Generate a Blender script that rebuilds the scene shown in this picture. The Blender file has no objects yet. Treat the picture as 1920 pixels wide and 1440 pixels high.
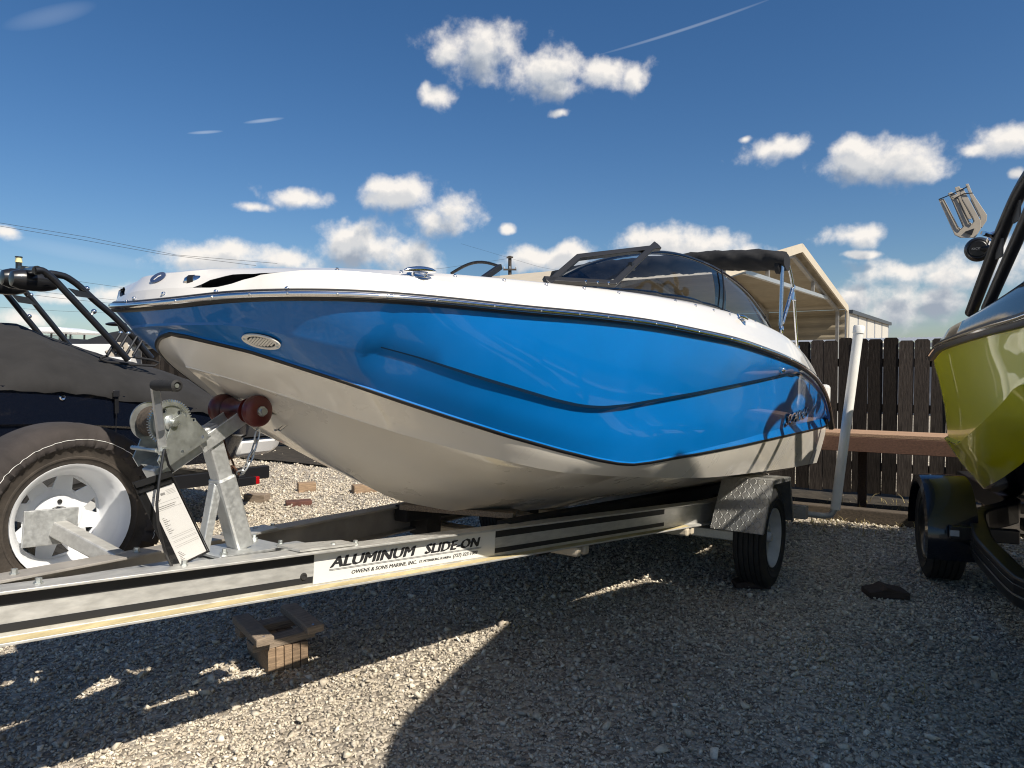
import bpy, bmesh, math, random
import numpy as np
from mathutils import Vector, Matrix
from mathutils.bvhtree import BVHTree
from mathutils.geometry import tessellate_polygon
random.seed(7); RNG = np.random.default_rng(7)
R = math.radians
scene = bpy.context.scene
COL = scene.collection

# ------------------------------------------------------------------ camera
FPX, CXP, CYP = 1331.0, 960.0, 720.0            # focal length and centre in photo pixels
PITCH = math.atan(40 / FPX)
CAM = np.array([0.0, 0.0, 1.5])
cd = bpy.data.cameras.new('camera'); cam = bpy.data.objects.new('camera', cd); COL.objects.link(cam)
cam.location = CAM; cam.rotation_euler = (R(90) - PITCH, 0, 0)
cd.sensor_width = 36; cd.lens = 36 * FPX / 1920; cd.clip_start = 0.05; cd.clip_end = 5000
scene.camera = cam

# ------------------------------------------------------------------ light
SUN_TRAVEL = Vector((-0.72, 0.71, -1.0)).normalized()
sd = bpy.data.lights.new('sun', 'SUN'); sun = bpy.data.objects.new('sun', sd); COL.objects.link(sun)
sun.rotation_euler = SUN_TRAVEL.to_track_quat('-Z', 'Y').to_euler(); sun.location = (20, -15, 20)
sd.energy = 5.0; sd.angle = R(0.5); sd.color = (1.0, 0.93, 0.82)
SUN_EL = math.asin(-SUN_TRAVEL.z); SUN_AZ = math.atan2(-SUN_TRAVEL.x, -SUN_TRAVEL.y)

vs_ = scene.view_settings
vs_.view_transform = 'Standard'; vs_.look = 'None'; vs_.exposure = 0.42; vs_.gamma = 1.0; vs_.use_curve_mapping = False
scene.cycles.use_denoising = True
scene.cycles.pixel_filter_type = 'BLACKMAN_HARRIS'; scene.cycles.filter_width = 1.1
scene.cycles.max_bounces = 10; scene.cycles.transparent_max_bounces = 12

def ray(x, y):
    d = ((x - CXP) / FPX, 1.0, -(y - CYP) / FPX); c, s = math.cos(PITCH), math.sin(PITCH)
    return np.array([d[0], d[1] * c + d[2] * s, -d[1] * s + d[2] * c])

def on_z(x, y, z=0.0):
    d = ray(x, y); return CAM + d * ((z - CAM[2]) / d[2])

def at_y(x, y, Y):
    d = ray(x, y); return CAM + d * (Y / d[1])

# ------------------------------------------------------------------ world: sky with fair weather clouds
world = bpy.data.worlds.new('World'); scene.world = world; world.use_nodes = True
SKY_STRENGTH = 0.068

def azel(x, y):
    d = ray(x, y); return math.atan2(d[0], d[1]), math.asin(d[2] / np.linalg.norm(d))

CLOUDS = [  # px centre and half sizes of the lobes of each cloud
 (900,92,92,52),(905,66,46,36),(840,100,44,28),(1030,128,92,46),(1125,138,70,34),(1060,172,55,30),(1185,146,30,26),(1056,211,30,10),
 (808,184,34,28),(800,168,14,22),(558,373,64,22),(476,392,38,11),
 (755,368,84,32),(828,412,70,38),(850,392,44,32),(715,352,44,20),(950,435,16,12),
 (712,474,112,46),(645,462,48,38),(690,450,46,34),(775,480,66,36),(392,484,88,34),(352,478,40,26),(430,474,44,24),(545,492,62,26),
 (1010,492,74,32),(1082,474,42,22),(1060,492,66,28),(1198,452,40,26),(1296,462,92,34),(1236,462,60,34),(1380,480,60,20),
 (1444,284,60,26),(1460,268,18,24),(1402,262,14,8),(1640,302,122,42),(1588,276,52,22),(1708,312,72,28),(1886,258,76,32),(1828,276,26,14),
 (1590,440,58,21),(1610,478,34,8),(1680,574,104,48),(1604,562,60,34),(1760,566,80,40),(1690,506,100,26),(1836,506,120,34),(1900,470,60,40),
 (10,437,38,14),(50,598,70,20),(120,560,60,14),(210,552,60,20),(560,560,70,20),(1905,320,18,10),(1780,520,90,30),
]
TRAILS = [(1280,56,165,2.8,-10.5,0.20),(495,226,36,3.5,-12,.30),(385,248,30,3,-10,.28),(95,30,70,14,-25,.10),(150,475,120,14,8,.10)]

def build_world():
    nt = world.node_tree; N = nt.nodes; L = nt.links; N.clear()
    g = bpy.data.node_groups.new('cloud_density', 'ShaderNodeTree')
    g.interface.new_socket('P', in_out='INPUT', socket_type='NodeSocketVector')
    g.interface.new_socket('D', in_out='INPUT', socket_type='NodeSocketVector')
    g.interface.new_socket('Density', in_out='OUTPUT', socket_type='NodeSocketFloat')
    gn, gl = g.nodes, g.links
    gi = gn.new('NodeGroupInput'); go = gn.new('NodeGroupOutput')
    def vm(op, a, b=None):
        n = gn.new('ShaderNodeVectorMath'); n.operation = op
        for i, q in enumerate((a, b)):
            if q is None: continue
            if isinstance(q, (tuple, list, Vector)): n.inputs[i].default_value = q
            else: gl.new(q, n.inputs[i])
        return n
    def mt(op, a, b=None, c=None, clamp=False):
        n = gn.new('ShaderNodeMath'); n.operation = op; n.use_clamp = clamp
        for i, q in enumerate((a, b, c)):
            if q is None: continue
            if isinstance(q, (int, float)): n.inputs[i].default_value = q
            else: gl.new(q, n.inputs[i])
        return n.outputs[0]
    # domain warp so that the lobes do not read as ellipses
    wn = gn.new('ShaderNodeTexNoise'); wn.inputs['Scale'].default_value = 9; wn.inputs['Detail'].default_value = 4
    gl.new(gi.outputs['D'], wn.inputs['Vector'])
    w0 = vm('SUBTRACT', wn.outputs['Color'], (.5, .5, .5)); w1 = vm('MULTIPLY', w0.outputs[0], (.05, .035, 0))
    pw = vm('ADD', gi.outputs['P'], w1.outputs[0]).outputs[0]
    best = None
    for (x, y, rx, ry) in CLOUDS:
        a, e = azel(x, y); ax = abs(azel(x + rx, y)[0] - azel(x - rx, y)[0]) / 2; ey = abs(azel(x, y + ry)[1] - azel(x, y - ry)[1]) / 2
        s = vm('SUBTRACT', pw, (a, e, 0)).outputs[0]
        m = vm('MULTIPLY', s, (1 / (ax * 1.33), 1 / (ey * 1.36), 0)).outputs[0]
        l = vm('LENGTH', m).outputs['Value']
        best = l if best is None else mt('SMOOTH_MIN', best, l, .22)
    near = mt('SUBTRACT', 1.0, best)
    # the rest of the sky: the same kind of scattered cumulus
    gn2 = gn.new('ShaderNodeTexNoise'); gn2.inputs['Scale'].default_value = 3.2; gn2.inputs['Detail'].default_value = 3
    gl.new(vm('MULTIPLY', gi.outputs['D'], (1, 1, 2.6)).outputs[0], gn2.inputs['Vector'])
    sp = gn.new('ShaderNodeSeparateXYZ'); gl.new(gi.outputs['P'], sp.inputs[0])
    away = mt('SUBTRACT', mt('ABSOLUTE', sp.outputs['X']), .72)
    away = mt('MULTIPLY', away, 5.0, clamp=True)
    up = mt('SUBTRACT', sp.outputs['Y'], .62); up = mt('MULTIPLY', up, 5.0, clamp=True)
    away = mt('MAXIMUM', away, up)
    gen = mt('MULTIPLY', mt('SUBTRACT', gn2.outputs['Fac'], .60), 5.0)
    gen = mt('ADD', gen, mt('MULTIPLY', mt('SUBTRACT', 1.0, away), -3.0))
    f = mt('MAXIMUM', near, gen)
    f = mt('MAXIMUM', f, -1.2)
    n1 = gn.new('ShaderNodeTexNoise'); n1.inputs['Scale'].default_value = 20; n1.inputs['Detail'].default_value = 10; n1.inputs['Roughness'].default_value = .58
    gl.new(gi.outputs['D'], n1.inputs['Vector'])
    f = mt('ADD', f, mt('MULTIPLY', mt('SUBTRACT', n1.outputs['Fac'], .5), 2.1))
    mr = gn.new('ShaderNodeMapRange'); mr.interpolation_type = 'SMOOTHSTEP'
    mr.inputs['From Min'].default_value = .08; mr.inputs['From Max'].default_value = .80
    gl.new(f, mr.inputs['Value']); gl.new(mr.outputs[0], go.inputs[0])

    def W(t): return N.new(t)
    def m2(op, a, b=None, clamp=False):
        n = W('ShaderNodeMath'); n.operation = op; n.use_clamp = clamp
        for i, q in enumerate((a, b)):
            if q is None: continue
            if isinstance(q, (int, float)): n.inputs[i].default_value = q
            else: L.new(q, n.inputs[i])
        return n.outputs[0]
    tc = W('ShaderNodeTexCoord'); D = tc.outputs['Generated']
    def polar(vec):
        s = W('ShaderNodeSeparateXYZ'); L.new(vec, s.inputs[0])
        c = W('ShaderNodeCombineXYZ')
        L.new(m2('ARCTAN2', s.outputs['X'], s.outputs['Y']), c.inputs['X'])
        L.new(m2('ARCSINE', s.outputs['Z']), c.inputs['Y']); return c.outputs[0], s
    def dens(vec):
        p, s = polar(vec)
        q = W('ShaderNodeGroup'); q.node_tree = g; L.new(p, q.inputs['P']); L.new(vec, q.inputs['D']); return q.outputs[0], p, s
    def shifted(off):
        a = W('ShaderNodeVectorMath'); a.operation = 'ADD'; L.new(D, a.inputs[0]); a.inputs[1].default_value = off
        b = W('ShaderNodeVectorMath'); b.operation = 'NORMALIZE'; L.new(a.outputs[0], b.inputs[0]); return b.outputs[0]
    d0, p0, s0 = dens(D)
    d1, _, _ = dens(shifted((.008, 0, .016)))
    d2, _, _ = dens(shifted((.012, 0, .040)))
    occ = m2('ADD', m2('MULTIPLY', d1, .55), m2('MULTIPLY', d2, .5))
    lit = m2('SUBTRACT', 1.0, m2('MULTIPLY', occ, .93), clamp=True)
    cr = W('ShaderNodeValToRGB'); L.new(lit, cr.inputs[0])
    cr.color_ramp.elements[0].position = 0.05; cr.color_ramp.elements[0].color = (.34, .385, .46, 1)
    cr.color_ramp.elements[1].position = .8; cr.color_ramp.elements[1].color = (.96, .91, .85, 1)
    e = cr.color_ramp.elements.new(.38); e.color = (.58, .60, .63, 1)
    trail = None
    for (x, y, rx, ry, ang, op) in TRAILS:
        a, e_ = azel(x, y); k = 1 / FPX
        c, s = math.cos(R(ang)), math.sin(R(ang))
        sb = W('ShaderNodeVectorMath'); sb.operation = 'SUBTRACT'; L.new(p0, sb.inputs[0]); sb.inputs[1].default_value = (a, e_, 0)
        def dot(v):
            n = W('ShaderNodeVectorMath'); n.operation = 'DOT_PRODUCT'; L.new(sb.outputs[0], n.inputs[0]); n.inputs[1].default_value = v; return n.outputs['Value']
        xx = dot((c / (rx * k), -s / (rx * k), 0)); yy = dot((s / (ry * k), c / (ry * k), 0))
        t = m2('SUBTRACT', 1.0, m2('ADD', m2('MULTIPLY', xx, xx), m2('MULTIPLY', yy, yy)), clamp=True)
        t = m2('MULTIPLY', t, op); trail = t if trail is None else m2('MAXIMUM', trail, t)
    sky = W('ShaderNodeTexSky'); sky.sky_type = 'NISHITA'; sky.sun_disc = False
    sky.sun_elevation = SUN_EL; sky.sun_rotation = SUN_AZ; sky.altitude = 0; sky.air_density = 1.0; sky.dust_density = .6; sky.ozone_density = 1.6
    hv = W('ShaderNodeVectorMath'); hv.operation = 'MULTIPLY'; hv.inputs[1].default_value = (.865, .93, 1.03); L.new(sky.outputs[0], hv.inputs[0])
    hs = W('ShaderNodeHueSaturation'); hs.inputs['Saturation'].default_value = 1.22; hs.inputs['Hue'].default_value = .501; L.new(hv.outputs[0], hs.inputs['Color'])
    b1 = W('ShaderNodeBackground'); L.new(hs.outputs[0], b1.inputs[0]); b1.inputs[1].default_value = SKY_STRENGTH
    b2 = W('ShaderNodeBackground'); L.new(cr.outputs[0], b2.inputs[0]); b2.inputs[1].default_value = .77
    b3 = W('ShaderNodeBackground'); b3.inputs[0].default_value = (.75, .82, .9, 1); b3.inputs[1].default_value = .8
    above = m2('MULTIPLY', s0.outputs['Z'], 60.0, clamp=True)
    mx0 = W('ShaderNodeMixShader'); L.new(trail, mx0.inputs[0]); L.new(b1.outputs[0], mx0.inputs[1]); L.new(b3.outputs[0], mx0.inputs[2])
    mx = W('ShaderNodeMixShader'); L.new(m2('MULTIPLY', m2('MULTIPLY', d0, above), .97), mx.inputs[0]); L.new(mx0.outputs[0], mx.inputs[1]); L.new(b2.outputs[0], mx.inputs[2])
    o = W('ShaderNodeOutputWorld'); L.new(mx.outputs[0], o.inputs[0])
build_world()

# ------------------------------------------------------------------ materials
MATS = {}
def mat(name, col, rough=.5, metal=0.0, coat=0.0, var=0.0, vscale=8.0, bump=0.0, bscale=60.0, spec=.5, stretch=None, col2=None, rvar=0.0, coatr=.03, det=5, objrand=0.0):
    m = bpy.data.materials.new(name); m.use_nodes = True; MATS[name] = m
    nt = m.node_tree; b = nt.nodes['Principled BSDF']
    b.inputs['Base Color'].default_value = (*col, 1); b.inputs['Roughness'].default_value = rough; b.inputs['Metallic'].default_value = metal
    b.inputs['Coat Weight'].default_value = coat; b.inputs['Coat Roughness'].default_value = coatr; b.inputs['Specular IOR Level'].default_value = spec
    if objrand: var = var or .05
    if var or bump or rvar:
        tc = nt.nodes.new('ShaderNodeTexCoord'); mp = nt.nodes.new('ShaderNodeMapping'); nt.links.new(tc.outputs['Object'], mp.inputs[0])
        if stretch: mp.inputs['Scale'].default_value = stretch
        nz = nt.nodes.new('ShaderNodeTexNoise'); nz.inputs['Scale'].default_value = vscale; nz.inputs['Detail'].default_value = det; nz.inputs['Roughness'].default_value = .6
        nt.links.new(mp.outputs[0], nz.inputs['Vector'])
        if var:
            r = nt.nodes.new('ShaderNodeValToRGB'); nt.links.new(nz.outputs['Fac'], r.inputs[0])
            c2 = col2 or tuple(c * (1 - var) for c in col); c1 = col if col2 else tuple(min(1, c * (1 + var)) for c in col)
            r.color_ramp.elements[0].position = .32; r.color_ramp.elements[0].color = (*c2, 1)
            r.color_ramp.elements[1].position = .68; r.color_ramp.elements[1].color = (*c1, 1)
            nt.links.new(r.outputs[0], b.inputs['Base Color'])
            if objrand:
                oi = nt.nodes.new('ShaderNodeObjectInfo'); mr0 = nt.nodes.new('ShaderNodeMapRange'); nt.links.new(oi.outputs['Random'], mr0.inputs['Value']); mr0.inputs['To Min'].default_value = 1-objrand; mr0.inputs['To Max'].default_value = 1+objrand
                sc_ = nt.nodes.new('ShaderNodeVectorMath'); sc_.operation = 'SCALE'; nt.links.new(r.outputs[0], sc_.inputs[0]); nt.links.new(mr0.outputs[0], sc_.inputs['Scale']); nt.links.new(sc_.outputs[0], b.inputs['Base Color'])
        if rvar:
            mr = nt.nodes.new('ShaderNodeMapRange'); nt.links.new(nz.outputs['Fac'], mr.inputs['Value'])
            mr.inputs['From Min'].default_value = .3; mr.inputs['From Max'].default_value = .7
            mr.inputs['To Min'].default_value = max(.02, rough - rvar); mr.inputs['To Max'].default_value = min(1, rough + rvar)
            nt.links.new(mr.outputs[0], b.inputs['Roughness'])
        if bump:
            n2 = nt.nodes.new('ShaderNodeTexNoise'); n2.inputs['Scale'].default_value = bscale; n2.inputs['Detail'].default_value = 4
            nt.links.new(mp.outputs[0], n2.inputs['Vector'])
            bp = nt.nodes.new('ShaderNodeBump'); bp.inputs['Strength'].default_value = bump; bp.inputs['Distance'].default_value = .01
            nt.links.new(n2.outputs['Fac'], bp.inputs['Height']); nt.links.new(bp.outputs[0], b.inputs['Normal'])
    return m

mat('blue', (.0, .138, .44), .36, spec=.3, coat=.6, var=.05, vscale=3.5, rvar=.10, coatr=.03)
mat('white', (.69, .665, .62), .3, coat=.6, var=.025, vscale=3, coatr=.04)
mat('hull_white', (.84, .785, .69), .30, coat=.7, var=.02, vscale=4, coatr=.04, stretch=(1, 1, .25), rvar=.05)
mat('black_vinyl', (.012, .012, .013), .38)
mat('black_metal', (.012, .012, .013), .3, coat=.3)
mat('rubber', (.018, .017, .016), .75, var=.3, vscale=20, bump=.15, bscale=90)
mat('tyre_worn', (.045, .036, .028), .85, var=.4, vscale=14, bump=.2, bscale=70)
mat('chrome', (.82, .82, .83), .09, 1.0)
mat('steel_tube', (.62, .65, .68), .22, 1.0, rvar=.06, vscale=30)
mat('galvanised', (.54, .55, .54), .44, .7, var=.10, vscale=60, rvar=.12, bump=.05, bscale=120)
mat('zinc_plate', (.52, .54, .52), .34, .85, var=.15, vscale=24, rvar=.1)
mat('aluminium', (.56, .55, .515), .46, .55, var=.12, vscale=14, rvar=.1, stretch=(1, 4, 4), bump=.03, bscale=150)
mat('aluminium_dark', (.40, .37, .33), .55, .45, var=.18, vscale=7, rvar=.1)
mat('flange_grime', (.50, .415, .23), .7, .1, var=.25, vscale=22, stretch=(.3, 1, 1))
mat('tape_black', (.014, .014, .015), .6)
mat('decal_white', (.66, .65, .61), .5)
mat('print_black', (.02, .02, .022), .5)
mat('print_grey', (.22, .21, .20), .6)
mat('paper', (.80, .78, .74), .7)
mat('red_roller', (.095, .012, .008), .42, coat=.15, var=.35, vscale=9)
mat('wheel_white', (.72, .73, .74), .38, var=.06, vscale=6, rvar=.1)
mat('wheel_grey', (.45, .45, .44), .5, var=.15, vscale=9)
mat('canvas', (.017, .016, .0155), .95, var=.25, vscale=4, bump=1.0, bscale=5, stretch=(1, 1.6, .7))
mat('canvas_boot', (.040, .033, .030), .95, var=.25, vscale=6, bump=.35, bscale=30)
mat('canvas_black', (.009, .009, .010), .8, bump=.6, bscale=9)
mat('navy', (.004, .006, .013), .22, coat=.6)
mat('lime', (.84, .76, .004), .25, coat=.7, coatr=.015)
mat('lime_panel', (.25, .225, .006), .2, coat=1.0, coatr=.015)
mat('deck_black', (.005, .007, .012), .10, spec=.35)
mat('beige_rack', (.42, .37, .30), .5, var=.08, vscale=12)
mat('lumber', (.27, .185, .115), .85, objrand=.25, var=.4, vscale=9, stretch=(1.5, 16, 16), bump=.35, bscale=40)
mat('lumber_grey', (.27, .21, .155), .9, objrand=.2, var=.42, vscale=8, stretch=(1.5, 18, 18), bump=.4, bscale=40)
mat('lumber_dark', (.05, .032, .024), .9, var=.4, vscale=9, stretch=(1.5, 14, 14), bump=.35, bscale=40)
mat('lumber_red', (.10, .042, .03), .9, var=.35, vscale=12, bump=.35, bscale=40)
mat('bench_top', (.32, .20, .125), .8, objrand=.15, var=.35, vscale=7, stretch=(1, 22, 22), bump=.3, bscale=30)
mat('bench_front', (.13, .066, .042), .75, var=.25, vscale=7, stretch=(1, 14, 14), bump=.2, bscale=30)
mat('fence_wood', (.044, .036, .030), .95, objrand=.5, spec=.1, var=.55, vscale=7, stretch=(14, 14, 1.1), bump=.5, bscale=30)
mat('tie_wood', (.075, .058, .042), .95, var=.4, vscale=7, stretch=(2, 12, 12), bump=.5, bscale=30)
mat('pvc', (.74, .72, .67), .4, var=.06, vscale=6)
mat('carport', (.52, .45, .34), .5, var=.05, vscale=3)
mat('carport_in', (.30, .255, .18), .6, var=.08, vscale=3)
mat('steel_frame', (.35, .34, .32), .5, .5, var=.15, vscale=9)
mat('building_wall', (.50, .47, .41), .6, var=.04)
mat('building_side', (.24, .25, .27), .6)
mat('trim_dark', (.05, .055, .06), .5)
mat('metal_roof', (.32, .33, .34), .4, .4, var=.1)
mat('pole_wood', (.05, .04, .033), .9, var=.3)
mat('wire', (.02, .02, .02), .8)
mat('far_white', (.78, .77, .75), .4, coat=.3)
mat('red_lens', (.35, .004, .006), .25, coat=.5)
mat('lamp_yellow', (.75, .68, .36), .35)
mat('red_cloth', (.28, .01, .015), .7)
mat('rust', (.10, .05, .03), .9, .4, var=.5, vscale=40)
mat('crease_shade_blue', (.003, .016, .040), .85, spec=.1)  # dark matte blue that paints shade into the hull crease
mat('emblem_blue', (.012, .03, .09), .15, coat=1.0)

def diamond_plate():
    m = mat('diamond_plate', (.33, .325, .31), .46, .8, var=.12, vscale=10, rvar=.1)
    nt = m.node_tree; b = nt.nodes['Principled BSDF']
    tc = nt.nodes.new('ShaderNodeTexCoord')
    def bars(ang):
        mp = nt.nodes.new('ShaderNodeMapping'); mp.inputs['Rotation'].default_value = (0, ang, 0) ; nt.links.new(tc.outputs['UV'], mp.inputs[0])
        return mp
    hs = []
    for k, ang in enumerate((R(45), R(-45))):
        mp = nt.nodes.new('ShaderNodeMapping'); mp.inputs['Rotation'].default_value = (0, 0, ang); mp.inputs['Scale'].default_value = (25, 25, 1); mp.inputs['Location'].default_value = (.5 * k, .5 * k, 0)
        nt.links.new(tc.outputs['UV'], mp.inputs[0])
        fr = nt.nodes.new('ShaderNodeVectorMath'); fr.operation = 'FRACTION'; nt.links.new(mp.outputs[0], fr.inputs[0])
        sb = nt.nodes.new('ShaderNodeVectorMath'); sb.operation = 'SUBTRACT'; nt.links.new(fr.outputs[0], sb.inputs[0]); sb.inputs[1].default_value = (.5, .5, 0)
        ml = nt.nodes.new('ShaderNodeVectorMath'); ml.operation = 'MULTIPLY'; nt.links.new(sb.outputs[0], ml.inputs[0]); ml.inputs[1].default_value = (2.4, 9.0, 0)
        ln = nt.nodes.new('ShaderNodeVectorMath'); ln.operation = 'LENGTH'; nt.links.new(ml.outputs[0], ln.inputs[0])
        mr = nt.nodes.new('ShaderNodeMapRange'); mr.inputs['From Min'].default_value = 1.0; mr.inputs['From Max'].default_value = .6; nt.links.new(ln.outputs['Value'], mr.inputs['Value']); hs.append(mr.outputs[0])
    mx = nt.nodes.new('ShaderNodeMath'); mx.operation = 'MAXIMUM'; nt.links.new(hs[0], mx.inputs[0]); nt.links.new(hs[1], mx.inputs[1])
    bp = nt.nodes.new('ShaderNodeBump'); bp.inputs['Strength'].default_value = 1.0; bp.inputs['Distance'].default_value = .0026
    nt.links.new(mx.outputs[0], bp.inputs['Height']); nt.links.new(bp.outputs[0], b.inputs['Normal'])
diamond_plate()

def glass(name, tint, rough=.0, alpha_tint=None):
    m = bpy.data.materials.new(name); m.use_nodes = True; nt = m.node_tree; nt.nodes.clear(); MATS[name] = m
    o = nt.nodes.new('ShaderNodeOutputMaterial'); t = nt.nodes.new('ShaderNodeBsdfTransparent'); t.inputs[0].default_value = (*tint, 1)
    gl = nt.nodes.new('ShaderNodeBsdfGlossy'); gl.inputs['Roughness'].default_value = .02
    fr = nt.nodes.new('ShaderNodeFresnel'); ge = nt.nodes.new('ShaderNodeNewGeometry'); mm = nt.nodes.new('ShaderNodeMath'); mm.operation = 'MULTIPLY_ADD'
    nt.links.new(ge.outputs['Backfacing'], mm.inputs[0]); mm.inputs[1].default_value = 1/1.5-1.5; mm.inputs[2].default_value = 1.5; nt.links.new(mm.outputs[0], fr.inputs[0])
    mx = nt.nodes.new('ShaderNodeMixShader'); nt.links.new(fr.outputs[0], mx.inputs[0]); nt.links.new(t.outputs[0], mx.inputs[1]); nt.links.new(gl.outputs[0], mx.inputs[2]); nt.links.new(mx.outputs[0], o.inputs[0])
glass('tinted_glass', (.78, .81, .84)); glass('clear_glass', (.70, .75, .80)); glass('border_glass', (.07, .075, .085)); glass('pouch_plastic', (.93, .93, .93))

# ------------------------------------------------------------------ mesh building
V3 = lambda *a: np.array(a, float)
def nrm(a):
    a = np.asarray(a, float); return a / (np.linalg.norm(a) or 1)
class MB:
    def __init__(s): s.v = []; s.f = []
    def add(s, vs, fs):
        o = len(s.v); s.v += [tuple(map(float, p)) for p in vs]; s.f += [tuple(i + o for i in q) for q in fs]; return s
    def hexa(s, p):  # 8 points: bottom 4 ccw, top 4
        return s.add(p, [(3,2,1,0),(4,5,6,7),(0,1,5,4),(1,2,6,5),(2,3,7,6),(3,0,4,7)])
    def box(s, c, size, ax=None):
        c = np.asarray(c, float); h = np.asarray(size, float) / 2
        A = np.eye(3) if ax is None else np.array([nrm(a) for a in ax])
        P = []
        for sz in (-1, 1):
            for sx, sy in ((-1,-1),(1,-1),(1,1),(-1,1)): P.append(c + A[0]*sx*h[0] + A[1]*sy*h[1] + A[2]*sz*h[2])
        return s.hexa(P)
    def beam(s, a, b, w, h, up=(0,0,1)):  # box from a to b
        a, b = np.asarray(a, float), np.asarray(b, float); d = nrm(b - a); y = nrm(np.cross(up, d)); z = np.cross(d, y)
        return s.box((a + b) / 2, (np.linalg.norm(b - a), w, h), (d, y, z))
    def section(s, path, prof, up=(0,0,1), closed=True, caps=True):  # sweep a closed profile [(side, up)] along a path
        path = [np.asarray(p, float) for p in path]; n = len(prof); rows = []
        for i, p in enumerate(path):
            d = nrm((path[min(i+1, len(path)-1)]) - path[max(i-1, 0)]); y = nrm(np.cross(up, d)); z = np.cross(d, y)
            rows.append([p + y*a + z*b for a, b in prof])
        s.loft(rows, wrap=True)
        if caps:
            o = len(s.v) - n*len(rows)
            s.f.append(tuple(o + i for i in reversed(range(n)))); s.f.append(tuple(o + n*(len(rows)-1) + i for i in range(n)))
        return s
    def loft(s, rows, wrap=False):
        n = len(rows[0]); vs = [p for r in rows for p in r]; fs = []
        for i in range(len(rows)-1):
            for j in range(n if wrap else n-1):
                k = (j+1) % n; fs.append((i*n+j, i*n+k, (i+1)*n+k, (i+1)*n+j))
        return s.add(vs, fs)
    def tube(s, path, r, n=10, caps=True):
        path = [np.asarray(p, float) for p in path]; rs = r if isinstance(r, (list, tuple)) else [r]*len(path)
        d = nrm(path[1]-path[0]); u = nrm(np.cross(d, (0,0,1) if abs(d[2]) < .9 else (1,0,0))); rows = []
        for i, p in enumerate(path):
            t = nrm(path[min(i+1, len(path)-1)] - path[max(i-1,0)]); u = nrm(u - t*np.dot(u,t)); w = np.cross(t,u)
            rows.append([p + (u*math.cos(a)+w*math.sin(a))*rs[i] for a in [2*math.pi*k/n for k in range(n)]])
        s.loft(rows, wrap=True)
        if caps:
            o = len(s.v) - n*len(rows); s.f.append(tuple(o+i for i in reversed(range(n)))); s.f.append(tuple(o+n*(len(rows)-1)+i for i in range(n)))
        return s
    def lathe(s, prof, c, axis, n=32, closed=False):  # prof [(radius, along axis)]
        c = np.asarray(c, float); a = nrm(axis); u = nrm(np.cross(a, (0,0,1) if abs(a[2]) < .9 else (1,0,0))); w = np.cross(a,u)
        pr = list(prof) + ([prof[0]] if closed else [])
        rows = [[c + a*h + (u*math.cos(t)+w*math.sin(t))*r for t in [2*math.pi*k/n for k in range(n)]] for r, h in pr]
        s.loft(rows, wrap=True); return s
    def plate(s, loops, o, X, Y, t):  # polygon with holes, loops in 2D, extruded by t along X x Y
        o, X, Y = np.asarray(o, float), nrm(X), nrm(Y); Nn = np.cross(X, Y)
        flat = [p for l in loops for p in l]
        tris = tessellate_polygon([[Vector((p[0], p[1], 0)) for p in l] for l in loops])
        n = len(flat); vs = [o + X*p[0] + Y*p[1] for p in flat] + [o + X*p[0] + Y*p[1] + Nn*t for p in flat]
        fs = []
        for a, b, c in tris:
            ar = (flat[b][0]-flat[a][0])*(flat[c][1]-flat[a][1]) - (flat[b][1]-flat[a][1])*(flat[c][0]-flat[a][0])
            if ar < 0: b, c = c, b
            fs.append((a, c, b)); fs.append((a+n, b+n, c+n))
        k = 0
        for l in loops:
            for i in range(len(l)):
                j = (i+1) % len(l); fs.append((k+i, k+j, k+j+n, k+i+n))
            k += len(l)
        return s.add(vs, fs)
    def sphere(s, c, r, n=12, m=8):
        c = np.asarray(c, float); r = np.broadcast_to(np.asarray(r, float), (3,)); rows = []
        for i in range(m+1):
            th = math.pi*i/m; rows.append([c + r*V3(math.sin(th)*math.cos(2*math.pi*k/n), math.sin(th)*math.sin(2*math.pi*k/n), math.cos(th)) for k in range(n)])
        return s.loft(rows, wrap=True)
    def build(s, name, m, parent=None, smooth=False, bevel=0.0, weld=True, label=None, cat=None, group=None, kind=None, uv=None, autosmooth=None, sub=0):
        me = bpy.data.meshes.new(name); bm = bmesh.new()
        vv = [bm.verts.new(p) for p in s.v]
        for q in s.f:
            try: bm.faces.new([vv[i] for i in q])
            except ValueError: pass
        if weld: bmesh.ops.remove_doubles(bm, verts=bm.verts, dist=1e-5)
        bmesh.ops.recalc_face_normals(bm, faces=bm.faces)
        if smooth:
            for q in bm.faces: q.smooth = True
            ang = R(autosmooth or 38)
            for e in bm.edges:
                if len(e.link_faces) == 2 and e.calc_face_angle(0) > ang: e.smooth = False
        if uv:
            lay = bm.loops.layers.uv.new('UVMap')
            for q in bm.faces:
                n_ = q.normal; ax = max(range(3), key=lambda i: abs(n_[i])); a, b = [(1,2),(0,2),(0,1)][ax]
                for lp in q.loops: lp[lay].uv = (lp.vert.co[a], lp.vert.co[b])
        bm.to_mesh(me); bm.free(); me.materials.append(MATS[m])
        o = bpy.data.objects.new(name, me); COL.objects.link(o)
        if parent is not None: o.parent = parent
        if bevel:
            b = o.modifiers.new('bevel', 'BEVEL'); b.width = bevel; b.segments = 2; b.limit_method = 'ANGLE'; b.angle_limit = R(40)
        if sub:
            b = o.modifiers.new('sub', 'SUBSURF'); b.levels = sub; b.render_levels = sub
        return tag(o, label, cat, group, kind)

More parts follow.
